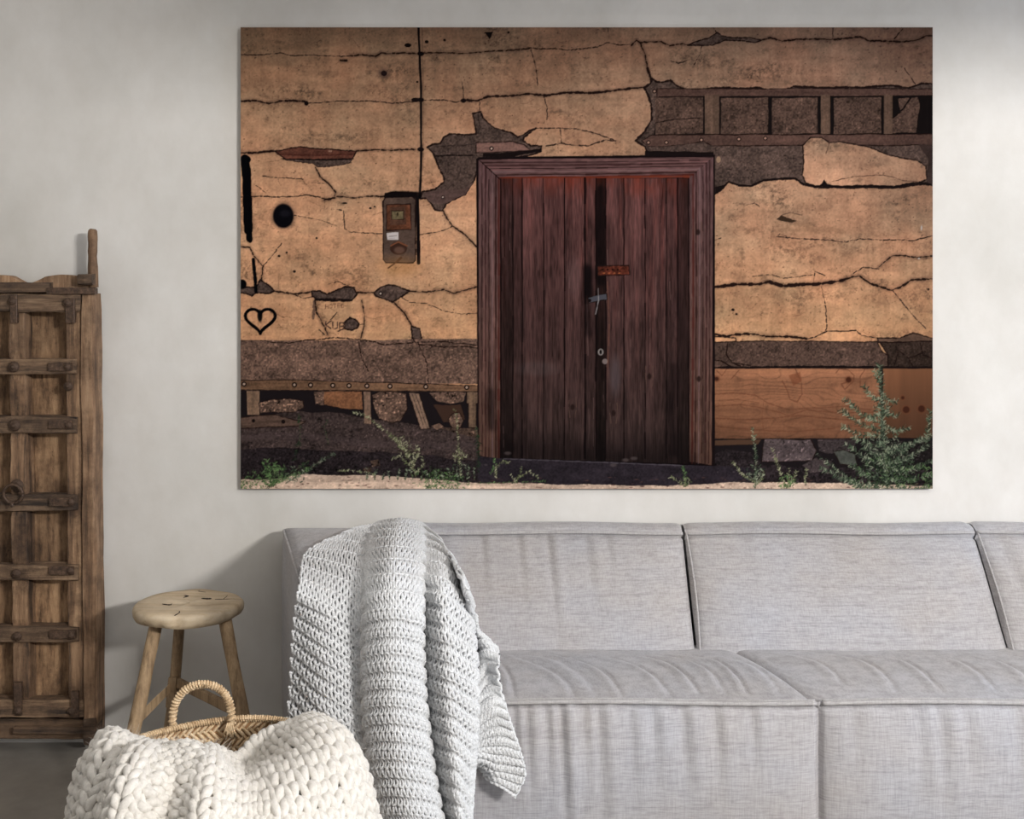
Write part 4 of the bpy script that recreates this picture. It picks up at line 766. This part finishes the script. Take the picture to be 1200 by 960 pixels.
# ================================================================ the basket
def basket():
    cx, cy, cz = at(262, 898, 2.6)
    root = empty('woven_basket', (cx, cy, 0), 'round woven straw basket with a looped handle, in front of the stool', 'basket')
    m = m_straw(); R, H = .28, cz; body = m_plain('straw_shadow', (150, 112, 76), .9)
    a = np.linspace(0, 2*math.pi, 72, endpoint=False); rows = []
    def rad(z): return R*(.80+.20*math.sin(min(1, z/H)*math.pi/2)**.8)
    zs = np.linspace(0, H, 14)
    for s in (0.3, .9): rows.append(np.column_stack([cx+rad(0)*s*np.cos(a), cy+rad(0)*s*np.sin(a), np.full(72, .004)]))
    for z in zs: rows.append(np.column_stack([cx+rad(z)*np.cos(a), cy+rad(z)*np.sin(a), np.full(72, max(z, .004))]))
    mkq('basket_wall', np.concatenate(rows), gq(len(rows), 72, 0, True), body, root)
    # herringbone: slanted straws in rows that lean left and right in turn
    r = np.random.RandomState(2); V = []; F = []; band = .021; nb = int((H-.01)/band); nk = 112; k0 = 0
    for b in range(nb):
        z = H-.012-b*band
        for k in range(nk):
            th = (k+.5*(b % 2)+r.uniform(-.1, .1))/nk*2*math.pi; sl = 1 if b % 2 else -1
            e = .0118; dth = e*1.05/rad(z); L0 = th-dth*sl; L1 = th+dth*sl; w = .0050; pr = .0035+r.uniform(0, .0015)
            pts = [(L0, z-band*.62), (th, z), (L1, z+band*.62)]
            ring = []
            for i, (t_, zz) in enumerate(pts):
                ww = w*(.75 if i != 1 else 1.0); dt = ww/rad(z); rr_ = rad(max(0, zz)); o_ = pr*(1.25 if i == 1 else .3)
                for (tt, ro) in ((-dt, 0), (0, -o_), (dt, 0), (0, o_)): ring.append((cx+(rr_+ro)*math.cos(t_+tt), cy+(rr_+ro)*math.sin(t_+tt), zz-(tt/dt if dt else 0)*ww*.5*sl*1.0))
            V += ring
            for i in (0, 1):
                for q in range(4): F.append((k0+i*4+q, k0+i*4+(q+1) % 4, k0+(i+1)*4+(q+1) % 4, k0+(i+1)*4+q))
            k0 += 12
    o = mkq('woven_straw', V, F, m, root, False); o['kind'] = 'stuff'
    # wrapped rim: a cord wound round and round
    def wrapped(name, path, rr, turns, par, cord=.0022):
        path = np.array(path); n = turns*10; t = np.linspace(0, len(path)-1, n); i = np.minimum(t.astype(int), len(path)-2); f = (t-i)[:, None]; c = path[i]*(1-f)+path[i+1]*f
        T = np.gradient(c, axis=0); T /= np.linalg.norm(T, axis=1)[:, None]; ref = np.array([.3, .9, .3]); A = np.cross(T, ref); A /= np.linalg.norm(A, axis=1)[:, None]; B = np.cross(T, A)
        ph = np.linspace(0, turns*2*math.pi, n)[:, None]; w = rr*(1+.08*np.sin(ph*.37)); Pp = c+w*(np.cos(ph)*A+np.sin(ph)*B)
        Vv, Q = tube_arrays(Pp, cord, 5); o = mkq(name, Vv, Q, m, par); o['kind'] = 'stuff'
        return tube('cord_core', path, rr*.95, m, par, 10)
    ra = np.linspace(0, 2*math.pi, 160); rim = [(cx+R*1.005*math.cos(t), cy+R*1.005*math.sin(t), H+.002*math.sin(t*5)) for t in ra]
    wrapped('rim_wrap', rim, .0065, 300, root, .0028)
    # handles at the back (in view) and the front (under the blanket)
    for (pxa, pxb, back) in ((203, 272, True), (215, 300, False)):
        if back:
            A = np.array(at(204, 848, 2.852)); B = np.array(at(271, 843, 2.858)); top = at(236, 798, 2.855)[2]
            q = []
            for s in np.linspace(0, math.pi, 40):
                x = (A[0]+B[0])/2-(B[0]-A[0])/2*1.03*math.cos(s)*(1+.06*math.sin(s)); q.append((x, A[1]+(B[1]-A[1])*s/math.pi-.006, A[2]+(B[2]-A[2])*s/math.pi-.01+(top-A[2])*(math.sin(s)**.75)))
            h = wrapped('handle', q, .0078, 36, root, .0030)
            for p in (A, B):
                for k in range(5):
                    dx = (k-2)*.0045; tube('tie_cord', [(p[0]+dx*.6, p[1]-.012, p[2]-.004), (p[0]+dx, p[1]-.016, p[2]-.016), (p[0]+dx*1.9+r.uniform(-.003, .003), p[1]-.014, p[2]-.034-r.uniform(0, .01))], .0019, m, root, 6)
basket()

# ================================================================ the stool
def stool():
    d = 3.72; c = at(220.5, 707, d); cx, cy, cz = c
    root = empty('wooden_stool', (cx, cy, 0), 'old three-legged wooden stool with a worn round seat, behind the basket', 'stool')
    ms = m_wood('stool_seat_wood', (180, 158, 130), (226, 208, 180), (242, 230, 210), 'X', .35, .4, .8, .3); ml = m_wood('stool_leg_wood', (126, 104, 80), (180, 154, 122), (210, 186, 154), 'Z', .9, .5, .75, .4)
    r = np.random.RandomState(4); n = 72; a = np.linspace(0, 2*math.pi, n, endpoint=False); R = .166
    wob = 1+.012*np.sin(a*2+1)+.010*np.sin(a*5+.5)+.006*np.sin(a*9); rows = []
    for s, z in [(.30, -.038), (.86, -.040), (.95, -.036), (.99, -.024), (1.0, -.010), (.985, -.002), (.95, .003), (.8, .004), (.5, .002), (.2, .001), (.02, .001)]:
        jz = (.0009*np.sin(a*7+s*3)+.0015*np.sin(a*3+s*2))
        chip = -.013*np.exp(-((a-4.78)/.09)**2)*(s > .9)*(z > -.03)-.008*np.exp(-((a-4.45)/.05)**2)*(s > .9)*(z < -.01) - .010*np.exp(-((a-5.75)/.07)**2)*(s > .9)
        rr = R*s*wob+chip; rows.append(np.column_stack([cx+rr*np.cos(a), cy+rr*np.sin(a), cz+z+jz]))
    mkq('seat', np.concatenate(rows)[::1], gq(len(rows), n, 0, True), ms, root)
    split = m_plain('dark_split', (52, 42, 34), .9)
    for q, w in ([[(-.02,.148),(.0,.138),(-.004,.128),(.022,.124)], .0022], [[(.075,.035),(.105,.03),(.13,.034),(.155,.02)], .0018], [[(.10,.034),(.104,.07),(.10,.09)], .0014], [[(-.035,.08),(-.02,.07),(-.03,.055)], .0030], [[(.03,.045),(.05,.04),(.062,.043)], .0026], [[(-.075,-.02),(-.05,-.03),(-.045,-.018)], .0018], [[(0,-.15),(.006,-.12),(.0,-.10)], .0018]):
        tube('split', catmull([(cx+x, cy+y, cz+.0028) for x, y in q], 12), np.array([.4, .8, 1, 1, .9, 1.2, 1, .8, 1, .9, .6, .3])*w, split, root, 6)
    def leg(t_, b_, w0, w1, tw):
        A, B = np.array(t_), np.array(b_); Rr = np.linspace(w0, w1, 14)*(1+smooth_noise(14, 2, .05)); P = A+(B-A)*np.linspace(0, 1, 14)[:, None]; P += np.column_stack([smooth_noise(14, 3, .0018), smooth_noise(14, 3, .0018), np.zeros(14)])
        o = tube('leg', P, Rr, ml, root, 8); return P
    zt = cz-.03
    def fl(px, py, dd, dfoot):
        p = np.array(at(px, py, dd)); return p
    l1t = (at(185, 722, 3.66)[0], 3.66-CAM_D, zt); l1m = at(158, 850, 3.58); l2t = (at(213, 722, 3.80)[0], 3.80-CAM_D, zt); l2m = at(203, 815, 3.84); l3t = (at(263, 720, 3.68)[0], 3.68-CAM_D, zt); l3m = at(284, 832, 3.62)
    def ext(t_, m_):
        t_, m_ = np.array(t_), np.array(m_); k = (0-t_[2])/(m_[2]-t_[2]); return t_+(m_-t_)*k
    L = []
    for t_, m_, w in ((l1t, l1m, .021), (l2t, l2m, .0185), (l3t, l3m, .021)): L.append(leg(t_, ext(t_, m_), w*.95, w*1.02, 0))
    def on(P, z): 
        k = (P[0, 2]-z)/(P[0, 2]-P[-1, 2]); return P[0]+(P[-1]-P[0])*k
    a1 = on(L[0], cz-.32); a2 = on(L[1], cz-.29); a3 = on(L[2], cz-.31)
    up = np.array([0, 0, .015]); 
    plank('stretcher', a1, a2, up, (0.003, .010, 0), ml, root, .0015); plank('stretcher', a2+(0, -.004, .012), a3, up, (0, .010, 0), ml, root, .0015)
    plank('wedge', on(L[1], cz-.26)+(0, -.02, 0), on(L[1], cz-.36)+(0, -.02, 0), (.014, 0, 0), (0, .008, 0), ml, root, .001)
stool()

# ================================================================ the antique door leaning on the wall
def old_door():
    D = 3.96
    def pt(px, py, d=D): return np.array(at(px, py, D)[:1]+(d-CAM_D,)+at(px, py, D)[2:])
    root = empty('antique_door', tuple(pt(22, 866)[:2])+(0,), 'antique carved wooden double door panel with iron studs and ring, standing against the wall at left', 'door')
    wv = m_wood('old_wood_upright', (48, 36, 27), (132, 104, 80), (184, 154, 124), 'Z', .8, .9, .8, .75); wh = m_wood('old_wood_level', (44, 34, 27), (118, 95, 75), (172, 146, 120), 'X', .8, .9, .8, .75)
    wp = m_wood('old_wood_panel', (78, 58, 42), (158, 126, 96), (194, 162, 128), 'N', .8, .9, .85, .6); wd = m_wood('old_wood_dark', (52, 40, 32), (98, 78, 62), (130, 106, 84), 'X', .8, .9, .8, .75)
    pale = m_wood('old_wood_pale', (82, 62, 46), (158, 126, 98), (196, 166, 136), 'Z', .8, .9, .8, .6); iron = m_iron()
    def sx(x, y): return x+((y-345)/490.0)*(6 if x < 60 else 4)      # the whole frame has sagged a little to the right
    def bar(name, x0, y0, x1, y1, d0, d1, m, jit=.0015, vert=None, ch=.14):
        dc = (d0+d1)/2; th = (d1-d0)/2; vert = (y1-y0 > x1-x0) if vert is None else vert
        if vert:
            w = (x1-x0)/2*D/FPX; return plank(name, pt(sx((x0+x1)/2, y0), y0, dc), pt(sx((x0+x1)/2, y1), y1, dc), (w, 0, 0), (0, th, 0), m, root, jit, ch)
        w = (y1-y0)/2*D/FPX; ym = (y0+y1)/2; return plank(name, pt(sx(x0, ym), ym, dc), pt(sx(x1, ym), ym, dc), (0, 0, w), (0, th, 0), m, root, jit, ch)
    rails = [(345, 365), (420, 438), (487, 507), (578, 597), (660, 678), (732, 750), (817, 838)]
    mir = lambda x: 40-x
    # backing and frame
    bar('back_board', -52, 345, 92, 838, 4.015, 4.035, wd, .001, True, .1)
    for xs in ((96, 112), (-71, -55)): bar('frame_post', xs[0], 344, xs[1], 864, 3.935, 4.03, pale, .003, True, .25)
    for xs in ((78, 97), (-57, -38)): bar('stile', xs[0], 345, xs[1], 838, 3.945, 4.015, wv, .0026, True)
    for i in range(6):
        y0, y1 = rails[i][1], rails[i+1][0]
        bar('centre_stile', 12, y0-2, 31, y1+2, 3.94, 4.015, wv, .0026, True)
        for xs in ((30, 79), (-39, 13)):
            bar('panel', xs[0], y0-4, xs[1], y1+4, 4.002, 4.02, wp, .001, True, .1)
    for k, (y0, y1) in enumerate(rails):
        bar('rail', -57, y0, 92 if k not in (0, 6) else 97, y1, 3.93, 3.985, wh, .003, False)
    # head: wavy boards, dark cover boards, iron strap, pivots
    def wavy(x0, x1, top, bot, m):
        n = 22; V = []; xs = np.linspace(x0, x1, n); y = np.array([top(x) for x in np.linspace(0, 1, n)])
        for d in (3.97, 4.02):
            for i in range(n): V.append(pt(xs[i], y[i], d))
            for i in range(n): V.append(pt(xs[i], bot, d))
        F = []
        for i in range(n-1):
            F += [(i, i+1, n+i+1, n+i), (2*n+i, 3*n+i, 3*n+i+1, 2*n+i+1), (i, 2*n+i, 2*n+i+1, i+1)]
        F += [(0, n, 3*n, 2*n), (n-1, 3*n-1, 4*n-1, 2*n-1)]
        mk('crest_board', V, F, m, root, False)
    wavy(34, 106, lambda t: 332-9*min(1, t*4)+1.2*math.sin(t*9), 345, pale); wavy(-66, 28, lambda t: 332-9*min(1, (1-t)*5)+1.0*math.sin(t*8), 345, pale)
    bar('cover_board', -70, 331, 61, 343, 3.93, 3.975, wd, .0018, False); bar('iron_strap', 59, 337, 115, 345, 3.925, 3.96, iron, .001, False); bar('peg_block', 94, 321, 111, 334, 3.93, 3.99, wh, .002, False, .3)
    for x in (106, -64):
        P = [pt(x+dx, y, 3.98) for y, dx in ((337, 1), (320, .5), (300, 0), (285, .3), (274, 0), (268, .5))]; tube('pivot_post', catmull(P, 16), np.array([.0165]*5+[.0150, .0140, .0155, .0150, .0148, .0158, .016, .0158, .0150, .0140, .009]), pale, root, 10)
    bar('sill', -66, 842, 111, 866, 3.95, 4.03, wd, .003, False); bar('sill_batten', 14, 848, 113, 856, 3.925, 3.955, wd, .002, False); bar('sill_block', 96, 838, 112, 870, 3.93, 4.0, wd, .002, True)
    # ironwork
    for x0, y0, x1, y1 in [(17, 345, 25, 378), (81, 350, 92, 378)]: bar('iron_strap', x0, y0, x1, y1, 3.922, 3.94, iron, .0006, True)
    for y, xa, xb in [(429, 61, 88), (496, 61, 88), (586, 61, 88), (666, 60, 88), (740, 60, 90)]:
        bar('iron_strap', xa, y-5, xb, y+5, 3.920, 3.934, iron, .0008, False); bar('iron_strap', mir(xb), y-5, mir(xa), y+5, 3.920, 3.934, iron, .0008, False)
    bar('iron_strap', 84, 806, 93, 836, 3.920, 3.934, iron, .0006, True); bar('iron_strap', 16, 796, 25, 834, 3.920, 3.94, iron, .0006, True)
    base = None
    def stud(px, py, rp=5.0, d=3.935):
        nonlocal base
        if base is None:
            a = np.linspace(0, 2*math.pi, 12, endpoint=False); V = []
            for rr, y in ((1.0, .12), (1.0, .02), (.8, -.18), (.62, -.24), (.34, -.34), (.30, -.62), (.12, -.74)):
                V += [(rr*math.cos(t), y, rr*math.sin(t)) for t in a]
            F = [tuple(q) for q in gq(7, 12, 0, True)]+[tuple(range(72, 84))]
            base = bpy.data.meshes.new('stud'); base.from_pydata(V, [], F); base.materials.append(iron); base.polygons.foreach_set('use_smooth', [True]*len(base.polygons)); base.update()
        o = bpy.data.objects.new('stud', base); COL.objects.link(o); o.parent = root; p = pt(sx(px, py), py, d); o.location = Vector(p)-root.location; s = rp*D/FPX; o.scale = (s, s*1.1, s)
    for px, py, rp in [(20,353,4.5),(84,355,5),(21,429,6.5),(83,429,4.5),(82,452,5.5),(21,497,7),(84,497,4.5),(86,586,4.5),(21,669,5.5),(85,666,4.5),(21,742,5.5),(85,741,4.5),(21,829,5),(85,829,5)]:
        stud(px, py, rp, 3.919 if rp != 5.5 or py != 452 else 3.936)
        if px > 40 and py != 829: stud(mir(px), py, rp, 3.919)
    # ring
    c = pt(sx(20, 576), 576, 3.90); t = np.linspace(0, 2*math.pi, 40)
    rg = tube('ring_pull', [(c[0]+.031*math.cos(a), c[1]-.004*math.sin(a)+.01, c[2]+.031*math.sin(a)) for a in t], .0052, iron, root, 10)
    stud(20, 568, 8, 3.94); tube('ring_pin', [(c[0], 3.945-CAM_D, c[2]-.030), (c[0], c[1]-.002, c[2]-.030), (c[0]+.003, c[1]-.004, c[2]-.040)], .006, iron, root, 8)
old_door()
